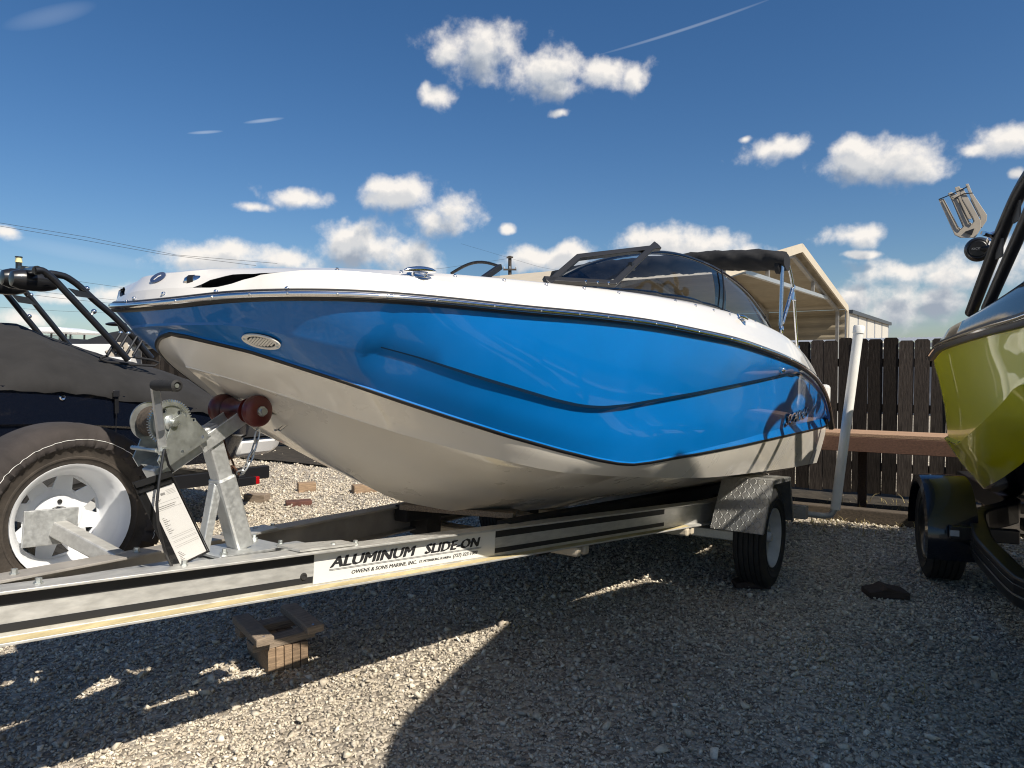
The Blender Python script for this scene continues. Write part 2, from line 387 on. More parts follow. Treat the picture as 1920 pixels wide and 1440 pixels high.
def tag(o, label=None, cat=None, group=None, kind=None):
    for k, q in (('label', label), ('category', cat), ('group', group), ('kind', kind)):
        if q: o[k] = q
    return o
def root(name, label, cat, group=None, M=None, loc=None):
    o = bpy.data.objects.new(name, None); COL.objects.link(o); o.empty_display_size = .2
    if M is not None: o.matrix_world = M
    if loc is not None: o.location = loc
    return tag(o, label, cat, group)
def pchip(xs, ys, x):
    xs, ys = np.asarray(xs, float), np.asarray(ys, float)
    if xs[0] > xs[-1]: xs, ys = xs[::-1], ys[::-1]
    h = np.diff(xs); dl = np.diff(ys)/h; m = np.zeros(len(xs)); m[0], m[-1] = dl[0], dl[-1]
    for i in range(1, len(xs)-1):
        if dl[i-1]*dl[i] > 0:
            w1, w2 = 2*h[i]+h[i-1], h[i]+2*h[i-1]; m[i] = (w1+w2)/(w1/dl[i-1]+w2/dl[i])
    x = np.clip(np.asarray(x, float), xs[0], xs[-1]); i = np.clip(np.searchsorted(xs, x)-1, 0, len(h)-1); t = (x-xs[i])/h[i]
    return (2*t**3-3*t**2+1)*ys[i] + (t**3-2*t**2+t)*h[i]*m[i] + (-2*t**3+3*t**2)*ys[i+1] + (t**3-t**2)*h[i]*m[i+1]
class Frame:  # local frame: x forward, y port, z up
    def __init__(s, O, ang, pitch):
        a, p = R(ang), R(pitch)
        F = V3(-math.sin(a)*math.cos(p), -math.cos(a)*math.cos(p), math.sin(p)); P = V3(math.cos(a), -math.sin(a), 0); U = np.cross(F, P)
        s.O = np.asarray(O, float); s.B = np.array([F, P, U])
        s.M = Matrix(((F[0],P[0],U[0],O[0]),(F[1],P[1],U[1],O[1]),(F[2],P[2],U[2],O[2]),(0,0,0,1)))
    def L(s, p): return s.B @ (np.asarray(p, float) - s.O)
    def Wd(s, l): return s.O + s.B.T @ np.asarray(l, float)
    def pr(s, x, y): return s.B @ (CAM - s.O), s.B @ ray(x, y)
    def on(s, x, y, axis, val):
        c, d = s.pr(x, y); return c + d*((val - c[axis])/d[axis])
    def v(s, x, y, val): return s.on(x, y, 1, val)
    def w(s, x, y, val): return s.on(x, y, 2, val)
    def u(s, x, y, val): return s.on(x, y, 0, val)
    def hit(s, bvh, x, y):
        c, d = s.pr(x, y); h = bvh.ray_cast(Vector(c), Vector(nrm(d)))
        if h[0] is None: return None, None
        n = np.array(h[1]);
        if np.dot(n, d) > 0: n = -n
        return np.array(h[0]), n
def text_mesh(txt, size, name, m, parent, o, X, Y, thick=.0006, shear=0.0, bold=0.0, width=None, spacing=1.0):
    c = bpy.data.curves.new('t', 'FONT'); c.body = txt; c.size = size; c.shear = shear; c.offset = bold; c.extrude = thick; c.space_character = spacing; c.resolution_u = 2
    ob = bpy.data.objects.new('t', c); COL.objects.link(ob); bpy.context.view_layer.update()
    me = bpy.data.meshes.new_from_object(ob.evaluated_get(bpy.context.evaluated_depsgraph_get())); bpy.data.objects.remove(ob); bpy.data.curves.remove(c)
    co = np.array([v.co[:] for v in me.vertices]); sx = 1.0
    if width: sx = width/(co[:,0].max()-co[:,0].min())
    x0 = co[:,0].min(); X, Y = nrm(X), nrm(Y); Z = np.cross(X, Y)
    for v in me.vertices:
        p = o + X*(v.co.x-x0)*sx + Y*v.co.y + Z*(v.co.z+thick); v.co = Vector(p)
    me.materials.clear(); me.materials.append(MATS[m]); me.name = name
    ob = bpy.data.objects.new(name, me); COL.objects.link(ob); ob.parent = parent; return ob
def copy_part(src, parent, name=None, M=None):
    o = src.copy(); COL.objects.link(o); o.parent = parent
    if M is not None: o.matrix_local = M
    return o

# ------------------------------------------------------------------ ground and gravel
def ground_material():
    m = bpy.data.materials.new('gravel_ground'); m.use_nodes = True; MATS['gravel_ground'] = m; nt = m.node_tree; N, L = nt.nodes, nt.links; b = N['Principled BSDF']; b.inputs['Roughness'].default_value = .95
    tc = N.new('ShaderNodeTexCoord')
    vo = N.new('ShaderNodeTexVoronoi'); vo.inputs['Scale'].default_value = 38; L.new(tc.outputs['Object'], vo.inputs['Vector'])
    sp = N.new('ShaderNodeSeparateXYZ'); L.new(vo.outputs['Color'], sp.inputs[0])
    cr = N.new('ShaderNodeValToRGB'); L.new(sp.outputs['X'], cr.inputs[0]); els = cr.color_ramp.elements
    els[0].color = (.16, .135, .105, 1); els[1].color = (.62, .55, .44, 1); e = els.new(.5); e.color = (.40, .35, .28, 1)
    nz = N.new('ShaderNodeTexNoise'); nz.inputs['Scale'].default_value = .9; nz.inputs['Detail'].default_value = 5; L.new(tc.outputs['Object'], nz.inputs['Vector'])
    mr = N.new('ShaderNodeMapRange'); L.new(nz.outputs['Fac'], mr.inputs['Value']); mr.inputs['From Min'].default_value = .35; mr.inputs['From Max'].default_value = .7; mr.inputs['To Min'].default_value = .75; mr.inputs['To Max'].default_value = 1.1
    mx = N.new('ShaderNodeVectorMath'); mx.operation = 'SCALE'; L.new(cr.outputs[0], mx.inputs[0]); L.new(mr.outputs[0], mx.inputs['Scale']); L.new(mx.outputs[0], b.inputs['Base Color'])
    bp = N.new('ShaderNodeBump'); bp.inputs['Strength'].default_value = .9; bp.inputs['Distance'].default_value = .02; bp.invert = True; L.new(vo.outputs['Distance'], bp.inputs['Height']); L.new(bp.outputs[0], b.inputs['Normal'])
    m = bpy.data.materials.new('gravel_stone'); m.use_nodes = True; MATS['gravel_stone'] = m; nt = m.node_tree; N, L = nt.nodes, nt.links; b = N['Principled BSDF']; b.inputs['Roughness'].default_value = .9; b.inputs['Specular IOR Level'].default_value = .25
    ge = N.new('ShaderNodeNewGeometry'); cr = N.new('ShaderNodeValToRGB'); L.new(ge.outputs['Random Per Island'], cr.inputs[0]); els = cr.color_ramp.elements
    els[0].color = (.24, .205, .17, 1); els[1].color = (.82, .755, .635, 1)
    for p, c in ((.1, (.42, .36, .29)), (.3, (.55, .48, .375)), (.5, (.62, .55, .425)), (.7, (.55, .49, .40)), (.88, (.73, .655, .52))):
        e = els.new(p); e.color = (*c, 1)
    tc = N.new('ShaderNodeTexCoord'); nz = N.new('ShaderNodeTexNoise'); nz.inputs['Scale'].default_value = 90; nz.inputs['Detail'].default_value = 5; L.new(tc.outputs['Object'], nz.inputs['Vector'])
    n2 = N.new('ShaderNodeTexNoise'); n2.inputs['Scale'].default_value = 1.1; n2.inputs['Detail'].default_value = 5; L.new(tc.outputs['Object'], n2.inputs['Vector'])
    ad = N.new('ShaderNodeMath'); ad.operation = 'MULTIPLY'; L.new(nz.outputs['Fac'], ad.inputs[0]); L.new(n2.outputs['Fac'], ad.inputs[1])
    mr = N.new('ShaderNodeMapRange'); L.new(ad.outputs[0], mr.inputs['Value']); mr.inputs['From Min'].default_value = .12; mr.inputs['From Max'].default_value = .40; mr.inputs['To Min'].default_value = .68; mr.inputs['To Max'].default_value = 1.1
    mx = N.new('ShaderNodeVectorMath'); mx.operation = 'SCALE'; L.new(cr.outputs[0], mx.inputs[0]); L.new(mr.outputs[0], mx.inputs['Scale']); L.new(mx.outputs[0], b.inputs['Base Color'])
    bp = N.new('ShaderNodeBump'); bp.inputs['Strength'].default_value = .35; bp.inputs['Distance'].default_value = .003; L.new(nz.outputs['Fac'], bp.inputs['Height']); L.new(bp.outputs[0], b.inputs['Normal'])
ground_material()
g = MB(); S = 1500
g.add([(-S,-S,0),(S,-S,0),(S,S,0),(-S,S,0)], [(0,1,2,3)]); g.build('ground', 'gravel_ground', kind='structure')

def gravel():
    variants = []
    for k in range(14):
        bm = bmesh.new(); n = 9 + k % 4
        for i in range(n):
            d = RNG.normal(size=3); d /= np.linalg.norm(d); bm.verts.new(d * RNG.uniform(.75, 1.1) * np.array([1.0, RNG.uniform(.62, .95), RNG.uniform(.5, .75)]))
        bmesh.ops.convex_hull(bm, input=bm.verts); bmesh.ops.triangulate(bm, faces=bm.faces)
        bmesh.ops.delete(bm, geom=[v for v in bm.verts if not v.link_faces], context='VERTS'); bm.verts.index_update()
        variants.append((np.array([v.co[:] for v in bm.verts]), np.array([[v.index for v in f.verts] for f in bm.faces]))); bm.free()
    P = []
    def band(z0, z1, dens, x0, x1, rmin, rmax, mean):
        n = int((z1 - z0) * (x1 - x0) * dens); xs = RNG.uniform(x0, x1, n); ys = RNG.uniform(z0, z1, n)
        rs = np.clip(RNG.lognormal(math.log(mean), .38, n), rmin, rmax); P.append(np.stack([xs, ys, rs], 1))
    band(1.9, 3.2, 5000, -3.2, 2.8, .003, .022, .0076)
    band(3.2, 4.6, 3900, -3.8, 3.8, .0035, .022, .0084)
    band(4.6, 6.6, 2200, -4.0, 4.6, .0045, .024, .0102)
    band(6.6, 9.0, 1000, -4.0, 4.6, .006, .026, .0135)
    band(9.0, 13.5, 380, -6.0, 1.0, .009, .032, .018)
    P = np.concatenate(P)
    # thin spots where fines and soil show, and a few larger stones
    x, y = P[:, 0], P[:, 1]
    n = np.sin(x*1.7+y*2.3)+np.sin(x*3.9-y*1.4+1)+.8*np.sin(x*5.3+y*6.1+2)+.7*np.sin(-x*8.2+y*7.7)+.6*np.sin(x*13+y*9+.5)
    P = P[RNG.uniform(size=len(P)) < np.clip(1.05 - .22*np.clip(n-.9, 0, 4), .30, 1)]
    nb = 700; P = np.concatenate([P, np.stack([RNG.uniform(-3.4, 4.2, nb), RNG.uniform(2.0, 7.5, nb), RNG.uniform(.020, .034, nb)], 1)])
    V, Fc, off = [], [], 0
    which = RNG.integers(0, len(variants), len(P))
    for k, (v, f) in enumerate(variants):
        q = P[which == k]; n = len(q)
        if not n: continue
        a = RNG.uniform(0, 2*np.pi, n); t = RNG.normal(0, .35, (n, 2)); c, s = np.cos(a), np.sin(a)
        vv = v[None] * q[:, 2, None, None]
        z = vv[..., 2] + vv[..., 0]*t[:, :1] + vv[..., 1]*t[:, 1:]
        x = vv[..., 0]*c[:, None] - vv[..., 1]*s[:, None]; y = vv[..., 0]*s[:, None] + vv[..., 1]*c[:, None]
        w = np.stack([x + q[:, 0:1], y + q[:, 1:2], z + q[:, 2:3]*RNG.uniform(.1, .62, (n, 1))], -1).reshape(-1, 3)
        V.append(w); Fc.append((f[None] + (np.arange(n)*len(v))[:, None, None] + off).reshape(-1, 3)); off += len(w)
    V = np.concatenate(V); Fc = np.concatenate(Fc)
    me = bpy.data.meshes.new('gravel'); me.vertices.add(len(V)); me.vertices.foreach_set('co', V.astype(np.float32).ravel())
    me.loops.add(len(Fc)*3); me.loops.foreach_set('vertex_index', Fc.astype(np.int32).ravel())
    me.polygons.add(len(Fc)); me.polygons.foreach_set('loop_start', np.arange(0, len(Fc)*3, 3, dtype=np.int32)); me.polygons.foreach_set('loop_total', np.full(len(Fc), 3, np.int32))
    me.update(); me.materials.append(MATS['gravel_stone'])
    o = bpy.data.objects.new('gravel', me); COL.objects.link(o); tag(o, 'pale crushed limestone gravel covering the yard', 'gravel', kind='stuff')
gravel()

def dry_grass():
    mat('dry_grass', (.34, .27, .12), .9, var=.4, vscale=30)
    b = MB()
    def tuft(x, y, n, sp, h):
        for _ in range(n):
            px, py = x + RNG.normal(0, sp), y + RNG.normal(0, sp*.8); a = RNG.uniform(0, 6.28); hh = h*RNG.uniform(.4, 1.2); l = RNG.uniform(.3, 1.5)*hh; w = .0022
            dx, dy = math.cos(a), math.sin(a); p0 = V3(px, py, .004); p1 = p0 + V3(dx*l*.4, dy*l*.4, hh*.7); p2 = p0 + V3(dx*l, dy*l, hh)
            s = V3(-dy, dx, 0)*w; b.add([p0-s, p0+s, p1+s, p1-s, p2], [(0,1,2,3),(3,2,4)])
    for (x, y, n, sp, h) in ((1540,985,60,.16,.07),(1500,978,40,.15,.06),(1590,990,60,.2,.06),(1650,992,50,.2,.05),(1700,985,60,.2,.07),(1620,952,50,.25,.10),(1560,955,40,.2,.09),(1690,958,40,.2,.08),
                             (1500,1205,70,.12,.018),(1480,1260,60,.15,.015),(1560,1240,40,.1,.015),(1620,1330,60,.12,.02),(1240,1290,40,.1,.015),(980,1180,30,.06,.02),(1700,1290,40,.1,.02),(640,1250,30,.1,.015),(500,1280,24,.06,.02)):
        p = on_z(x, y); tuft(p[0], p[1], n, sp, h)
    b.build('dry_grass', 'dry_grass', weld=False, kind='stuff', label='dry straw-coloured grass blades among the gravel', cat='grass')
dry_grass()

# ------------------------------------------------------------------ wooden fence, shelf, landscape tie
FD = V3(.866, -.5, 0); FN = V3(-.5, -.866, 0)            # along the fence, and its face towards the yard
FO = at_y(1650, 700, 7.75); FO = V3(FO[0], FO[1], 0)
fM = Matrix(((FD[0], -FN[0], 0, FO[0]), (FD[1], -FN[1], 0, FO[1]), (0, 0, 1, 0), (0, 0, 0, 1)))   # local x along, y away
fence = root('wooden_fence', 'dark weathered wooden picket fence with dog-eared boards along the yard', 'fence', M=fM)
def fence_board(h, w, k):
    b = MB(); e = w/2; c = .020
    b.plate([[(-e, 0), (e, 0), (e, h-c), (e-c, h), (-e+c, h), (-e, h-c)]], (0, .008, 0), (1,0,0), (0,0,1), .018); return b
protos = [fence_board(1.68 + .022*k, .141, k) for k in range(3)]; pm = []
x = -13.2; i = 0
while x < 3.4:
    k = random.choice((0, 1, 1, 2)) if i > 3 else min(i, 2)
    if k >= len(pm): pm += [None]*(k+1-len(pm))
    if pm[k] is None:
        o = protos[k].build('board', 'fence_wood', fence); pm[k] = o
    else: o = copy_part(pm[k], fence)
    o.location = (x, random.uniform(-.004, .004), .06 + random.uniform(-.012, .012)); o.rotation_euler = (random.uniform(-.006, .006), random.uniform(-.006, .006), random.uniform(-.02, .02))
    x += .141 + random.choice((.002, .003, .004, .010)); i += 1
for z in (.35, 1.0, 1.5): MB().box((-4.9, .048, z), (16.6, .04, .09)).build('rail', 'fence_wood', fence, bevel=.004)
for q in range(8): MB().box((-13.0 + q*2.3, .115, .9), (.09, .09, 1.8)).build('post', 'fence_wood', fence, bevel=.006)

bench = root('wall_shelf', 'long reddish-brown wooden shelf in front of the dark fence', 'shelf', M=Matrix.Translation(Vector((0,0,0))))
B0 = at_y(1560, 818, 6.95); bz = .80; off = FN*0
b0 = V3(B0[0], B0[1], bz) - FD*.9; b1 = b0 + FD*2.3
for k, (m_, d0) in enumerate((('bench_top', .0), ('bench_top', .145), ('bench_top', .29))):
    MB().beam(b0 - FN*(.07 + d0), b1 - FN*(.07 + d0), .14, .036).build('plank', m_, bench, bevel=.004)
MB().beam(b0 - FN*.016 - V3(0,0,.090), b1 - FN*.016 - V3(0,0,.090), .034, .142).build('front_board', 'bench_front', bench, bevel=.004)
for t in (.12, 1.15, 2.2): MB().beam(b0 + FD*t - FN*.36 - V3(0,0,.79), b0 + FD*t - FN*.36 - V3(0,0,.02), .08, .08, up=FD).build('leg', 'lumber_dark', bench, bevel=.005)
for t in (.12, 1.15, 2.2): MB().beam(b0 + FD*t - FN*.04 - V3(0,0,.06), b0 + FD*t - FN*.40 - V3(0,0,.06), .045, .075).build('bracket', 'lumber_dark', bench)

t0 = on_z(1745, 992); t1 = t0 - FD*3.4
MB().beam(V3(t0[0], t0[1], .065) + FD*.5, V3(t1[0], t1[1], .065), .13, .13).build('landscape_tie', 'tie_wood', bevel=.012, label='grey squared timber edging lying along the foot of the fence', cat='timber')

mat('soil', (.030, .024, .017), .95, var=.5, vscale=9, bump=.8, bscale=40)
sl = MB(); q0 = V3(t0[0], t0[1], 0) + FD*1.2 - FN*.02; q1 = V3(t1[0], t1[1], 0) - FD*9
n_ = 60; rows = []
for k in range(5):
    rows.append([q0 + (q1-q0)*i/n_ - FN*(k*.42 + .0) + V3(0, 0, .030 + random.uniform(-.006, .012)) for i in range(n_+1)])
sl.loft(rows).build('soil_strip', 'soil', smooth=True, kind='structure')

# ------------------------------------------------------------------ carport beyond the fence
def carport():
    rt = root('carport', 'open beige metal carport with gabled ribbed roof behind the fence', 'carport')
    pn = at_y(1365, 508, 9.1); pf = at_y(1582, 575, 14.75); pa = at_y(1500, 467, 11.95)
    gd = nrm(V3(pf[0]-pn[0], pf[1]-pn[1], 0)); ld = V3(-gd[1], gd[0], 0); LEN = 7.4
    ez = (pn[2]+pf[2])/2; n0 = V3(pn[0], pn[1], ez); f0 = V3(pf[0], pf[1], ez); a0 = V3(pa[0], pa[1], pa[2])
    def slope(e, a, m1, name, tri=.0, ribs=8):
        d = a - e; nn = nrm(np.cross(d, ld)); nn = nn if nn[2] > 0 else -nn
        rows = []
        nr = ribs*4
        for i in range(nr+1):
            t = i/nr; h = (.022 if i % 4 in (1, 2) else 0.0)
            rows.append([e + d*t + nn*h, e + d*t + nn*h + ld*LEN])
        o = MB(); o.loft(rows); ob = o.build(name, m1, rt); sm = ob.modifiers.new('s', 'SOLIDIFY'); sm.thickness = .006; return ob
    dn = a0 - n0; df = a0 - f0
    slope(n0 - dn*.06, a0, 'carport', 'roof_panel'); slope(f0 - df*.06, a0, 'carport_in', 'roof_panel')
    w = MB(); rows = []
    for i in range(13):
        z = ez - .06 - .62*i/12; h = .02 if i % 4 in (1, 2) else 0; rows.append([V3(f0[0], f0[1], z) + gd*(.12+h), V3(f0[0], f0[1], z) + gd*(.12+h) + ld*LEN])
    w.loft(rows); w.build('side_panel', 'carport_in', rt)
    tr = MB(); 
    for e in (n0 - dn*.06, f0 - df*.06): MB().beam(e + V3(0,0,.01) - ld*.03, a0 + V3(0,0,.02) - ld*.03, .03, .14).build('gable_trim', 'carport', rt)
    MB().beam(f0 - df*.06 + V3(0,0,.05) - ld*.03, f0 - df*.06 - V3(0,0,.66) - ld*.03, .03, .10, up=gd).build('corner_trim', 'carport', rt)
    for k in range(6):
        s = ld*(.12 + k*(LEN-.24)/5); m_ = 'steel_frame'
        t = MB(); t.beam(n0 + s + V3(0,0,-.08), a0 + s + V3(0,0,-.1), .06, .06); t.beam(f0 + s + V3(0,0,-.08), a0 + s + V3(0,0,-.1), .06, .06); t.build('rafter', m_, rt)
        if k in (0, 3):
            q = MB(); q.beam(n0*.72 + a0*.28 + s + V3(0,0,-.1), f0*.72 + a0*.28 + s + V3(0,0,-.1), .06, .06); q.build('collar_tie', 'galvanised', rt)
            for t_ in (.3, .7):
                q = MB(); c = n0*(1-t_) + f0*t_; q.beam(V3(c[0], c[1], ez + (a0[2]-ez)*.28 - .1) + s, V3(c[0], c[1], ez + (a0[2]-ez)*.58 - .1) + s, .05, .05, up=gd)
                q.build('king_strut', m_, rt)
        for e in (n0, f0):
            MB().beam(V3(e[0], e[1], 0) + s, V3(e[0], e[1], ez - .06) + s, .06, .06, up=gd).build('post', m_, rt)
carport()

def shed():
    rt = root('long_shed', 'long low shed with grey corrugated metal roof beyond the wooden fence', 'shed')
    a = at_y(1480, 630, 22); b = at_y(1790, 630, 19.5); d = nrm(V3(b[0]-a[0], b[1]-a[1], 0)); n = V3(-d[1], d[0], 0); Ln = np.linalg.norm((b-a)[:2]) + 5
    z = 2.10; rows = []
    p0 = V3(a[0], a[1], z) - d*1
    for i in range(int(Ln/.07)):
        h = .03*(i % 2); rows.append([p0 + d*i*.07 + V3(0,0,h), p0 + d*i*.07 + n*4 + V3(0,0,h+.22)])
    MB().loft(rows).build('roof', 'metal_roof', rt)
    MB().beam(p0 + V3(0,0,-.10) - n*.06, p0 + d*Ln + V3(0,0,-.10) - n*.06, .1, .12).build('gutter', 'metal_roof', rt)
    MB().beam(p0 + V3(0,0,-z/2-.1) + n*.3, p0 + d*Ln + V3(0,0,-z/2-.1) + n*.3, .1, z-.22).build('wall', 'building_side', rt)
shed()

def building():
    rt = root('steel_building', 'far cream and grey steel building with vertical wall panels', 'building')
    Y = 36.0; c = at_y(1593, 586, Y); l = at_y(1555, 590, Y+6); r = at_y(1667, 609, Y+9)
    zc, zr, zl = c[2], r[2], l[2]
    c0, r0, l0 = V3(c[0], c[1], 0), V3(r[0], r[1], 0), V3(l[0], l[1], 0)
    n = 5
    for i in range(n):
        t0, t1 = i/n, (i+1)/n - .03/1; p, q = c0*(1-t0)+r0*t0, c0*(1-t1)+r0*t1
        za, zb = zc*(1-t0)+zr*t0, zc*(1-t1)+zr*t1; o = nrm(np.cross(r0-c0, (0,0,1)))*.06
        MB().hexa([p, q, q-o, p-o, p+V3(0,0,za), q+V3(0,0,zb), q-o+V3(0,0,zb), p-o+V3(0,0,za)]).build('wall_panel', 'building_wall', rt)
    bk = (r0 + l0 - c0)
    MB().hexa([c0+(bk-c0)*.004, r0+(bk-r0)*.004, bk, l0, c0+(bk-c0)*.004+V3(0,0,zc-.05), r0+(bk-r0)*.01+V3(0,0,zr-.05), bk+V3(0,0,zr-.05), l0+V3(0,0,zl-.05)]).build('wall', 'building_side', rt)
    MB().beam(c0+V3(0,0,zc+.05), r0+V3(0,0,zr+.05), .3, .18).build('roof_trim', 'trim_dark', rt)
    MB().beam(c0+V3(0,0,zc+.05), l0+V3(0,0,zl+.05), .3, .18).build('roof_trim', 'trim_dark', rt)
building()

def utility():
    rt = root('utility_pole', 'dark wooden utility pole with two crossarms on the skyline', 'utility pole')
    Y = 60; p = at_y(956, 480, Y); top = p[2]
    MB().tube([(p[0], p[1], 0), (p[0], p[1], top)], [.2, .15], 10).build('pole', 'pole_wood', rt)
    a = at_y(956, 506, Y); b = at_y(956, 483, Y)
    MB().beam((p[0]-.55, p[1]-.2, a[2]), (p[0]+.55, p[1]-.2, a[2]), .12, .14).build('crossarm', 'pole_wood', rt)
    MB().beam((p[0]-.28, p[1]-.2, b[2]), (p[0]+.28, p[1]-.2, b[2]), .12, .12).build('crossarm', 'pole_wood', rt)
    for dx in (-.5, .0, .5): MB().lathe([(0,0),(.06,.02),(.05,.1),(.07,.14),(0,.22)], (p[0]+dx, p[1]-.2, a[2]+.07), (0,0,1), 8).build('insulator', 'wheel_grey', rt)
    def wire(pts, Y0, Y1, label, r=.016):
        n = len(pts)-1; P3 = [at_y(x, y, Y0 + (Y1-Y0)*i/n) for i, (x, y) in enumerate(pts)]
        P3 = [P3[0] + (P3[0]-P3[1])*2] + P3
        MB().tube(P3, r*.6, 5).build('power_line', 'wire', label=label, cat='power line', group='power lines across the sky')
    wire([(0,418),(160,444),(330,478),(520,494)], 34, 40, 'thin power line, uppermost of the left wires, dipping towards the white bow')
    wire([(0,424),(150,449),(300,476),(480,498)], 34, 40, 'thin power line just below the uppermost left wire')
    wire([(110,522),(170,531),(250,542),(330,552)], 40, 46, 'thin power line crossing between the black tower tubes above the cross plates', .014)
    wire([(0,538),(110,551),(250,566),(400,576)], 40, 46, 'thin power line crossing the tower tubes at cross plate height', .014)
    wire([(0,545),(110,559),(250,573),(400,582)], 40, 46, 'thin power line just under the cross plate height wire', .016)
    wire([(0,576),(110,583),(250,589),(400,592)], 40, 46, 'lowest thin power line above the white canopy boat', .012)
    wire([(700,515),(830,503),(945,486),(956,484)], 44, 60, 'thin power line running from the utility pole to the left', .014)
    wire([(956,484),(1010,500),(1100,518),(1200,530)], 60, 50, 'thin power line running from the utility pole to the right', .012)
utility()

# ------------------------------------------------------------------ loose timber and chocks
def lump(name, px, py, size, ang, m, label, cat='wood block', group=None, z=0.0, tilt=0.0):
    p = on_z(px, py); a = R(ang)
    rt = root(name, label, cat, group, loc=(p[0], p[1], z)); rt.rotation_euler = (0, tilt, a)
    b = MB().box((0, 0, size[2]/2 - .006), size); o = b.build(name, m, bevel=.006, label=label, cat=cat, group=group)
    o.location = (p[0], p[1], z); o.rotation_euler = (0, tilt, a); bpy.data.objects.remove(rt); return o
lump('lumber_offcut', 575, 921, (.20, .12, .11), 25, 'lumber', 'short light-brown lumber block standing squarely on the sunny gravel')
lump('lumber_offcut', 482, 940, (.25, .13, .09), -12, 'lumber_grey', 'greyish brown lumber block lying beside the winch post on the sunny gravel')
lump('lumber_offcut', 560, 947, (.26, .14, .055), 22, 'lumber_red', 'flat dark reddish wood piece lying on the sunny gravel')
lump('lumber_offcut', 683, 923, (.27, .12, .10), 30, 'lumber', 'brown lumber block half hidden by the white hull bottom')

def wedge(px, py, L, W, H, ang, label, m='rubber'):
    p = on_z(px, py); b = MB()
    pr = [(-L/2, 0), (L/2, 0), (L/2, H*.55), (L*.12, H*.75), (-L*.06, H), (-L*.2, H*.72), (-L/2, H*.5)]
    b.plate([pr], (0, W/2, 0), (1,0,0), (0,0,1), W); o = b.build('wheel_chock', m, bevel=.006, label=label, cat='chock')
    o.location = (p[0], p[1], .004); o.rotation_euler = (0, 0, R(ang)); return o
wedge(1660, 1118, .245, .15, .075, -6, 'black wheel chock lying alone on the shaded gravel', 'lumber_dark')
wedge(1408, 1100, .23, .12, .06, -4, 'dark wheel chock wedged against the blue boat trailer tyre', 'lumber_dark')

def crib():
    c = on_z(541, 1256); D = nrm(V3(-.6, .8, 0)); Cx = nrm(V3(.8, .6, 0)); c = V3(c[0], c[1], 0)
    rt = root('timber_crib', 'small stacked crib of weathered lumber offcuts under the trailer rail', 'timber stand', loc=c)
    rt.rotation_euler = (0, 0, math.atan2(Cx[1], Cx[0]))     # local x along the cross planks, y away
    for k in range(5):
        MB().box(((k-2)*.0395, .17 + random.uniform(-.006, .006), .061), (.037, .34, .122)).build('upright_board', 'lumber', rt, bevel=.003)
    a = MB().box((-.01, .05, .143), (.31, .085, .038)).build('cross_plank', 'lumber_grey', rt, bevel=.003); a.rotation_euler = (0, R(-1.5), 0)
    MB().box((-.01, .27, .143), (.31, .085, .038)).build('cross_plank', 'lumber_grey', rt, bevel=.003)
    MB().box((-.125, .15, .1825), (.085, .40, .038)).build('top_board', 'lumber_grey', rt, bevel=.006)
    MB().box((.125, .16, .1825), (.085, .40, .038)).build('top_board', 'lumber_grey', rt, bevel=.006)
    for x_, y_ in ((-.125, -.025), (.12, -.015)): MB().lathe([(0, .002), (.006, .001), (.006, -.003)], (x_, y_, .203), (0,0,1), 8).build('nail_head', 'chrome', rt)
crib()

# ------------------------------------------------------------------ aluminium boat trailer (local: x forward, y port, z up, origin on the axle)
TF = Frame((.78, 5.292, .33), 34, 4.7)
trailer = root('boat_trailer', 'bare aluminium I-beam boat trailer with winch post carrying the blue and white boat', 'boat trailer', M=TF.M)
RT, RB = .22, .07                                       # rail top and bottom
def rail_v(u): return .07 + (4.0 - np.clip(u, .1, 9))*.168
IB = [(-.045,-.075),(.045,-.075),(.045,-.066),(.004,-.061),(.004,.061),(.045,.066),(.045,.075),(-.045,.075),(-.045,.066),(-.004,.061),(-.004,-.061),(-.045,-.066)]
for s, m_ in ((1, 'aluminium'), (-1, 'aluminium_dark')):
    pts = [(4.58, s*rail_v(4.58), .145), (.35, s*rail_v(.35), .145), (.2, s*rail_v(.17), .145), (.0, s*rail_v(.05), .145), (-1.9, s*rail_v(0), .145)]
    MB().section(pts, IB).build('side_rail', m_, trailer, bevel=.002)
RD = nrm(V3(-1, .168, 0)); RN = nrm(V3(.168, 1, 0)); RP = V3(4.0, .07, 0) + RN*.0042         # along the near rail (aft), its outside
def web(x, y):
    c, d = TF.pr(x, y); return c + d*(np.dot(RP - c, RN)/np.dot(d, RN))
def strip(p0, p1, w0, w1, name, m_, t=.0012, parent=trailer):
    a, b = V3(p0[0], p0[1], 0), V3(p1[0], p1[1], 0); o = MB()
    n = RN*t; P = [a+V3(0,0,w0), b+V3(0,0,w0), b+n+V3(0,0,w0), a+n+V3(0,0,w0), a+V3(0,0,w1), b+V3(0,0,w1), b+n+V3(0,0,w1), a+n+V3(0,0,w1)]
    return o.hexa(P).build(name, m_, parent)
pA = V3(4.5, rail_v(4.5), 0) + RN*.0042; pB, pC, pD = web(586, 1090), web(928, 1025), web(1245, 975)
for a, b in ((pA, pB), (pC, pD)):
    strip(a, b, .171, .203, 'tape_stripe', 'tape_black'); strip(a, b, .098, .121, 'tape_stripe', 'tape_black')
sign = strip(pB + RD*.002, pC - RD*.002, .091, .206, 'name_plate', 'decal_white'); tag(sign, 'white name plate with black lettering')
sw = np.linalg.norm((pC-pB)[:2]); UP = V3(0,0,1)
def put(txt, fx, w, size, width, shear=.25, bold=0.0, m_='print_black', name='lettering', d=.0014):
    o = V3(pB[0], pB[1], 0) + RD*(fx*sw) + UP*w + RN*d
    return text_mesh(txt, size, name, m_, sign, o, RD, UP, .0002, shear, bold, width*sw)
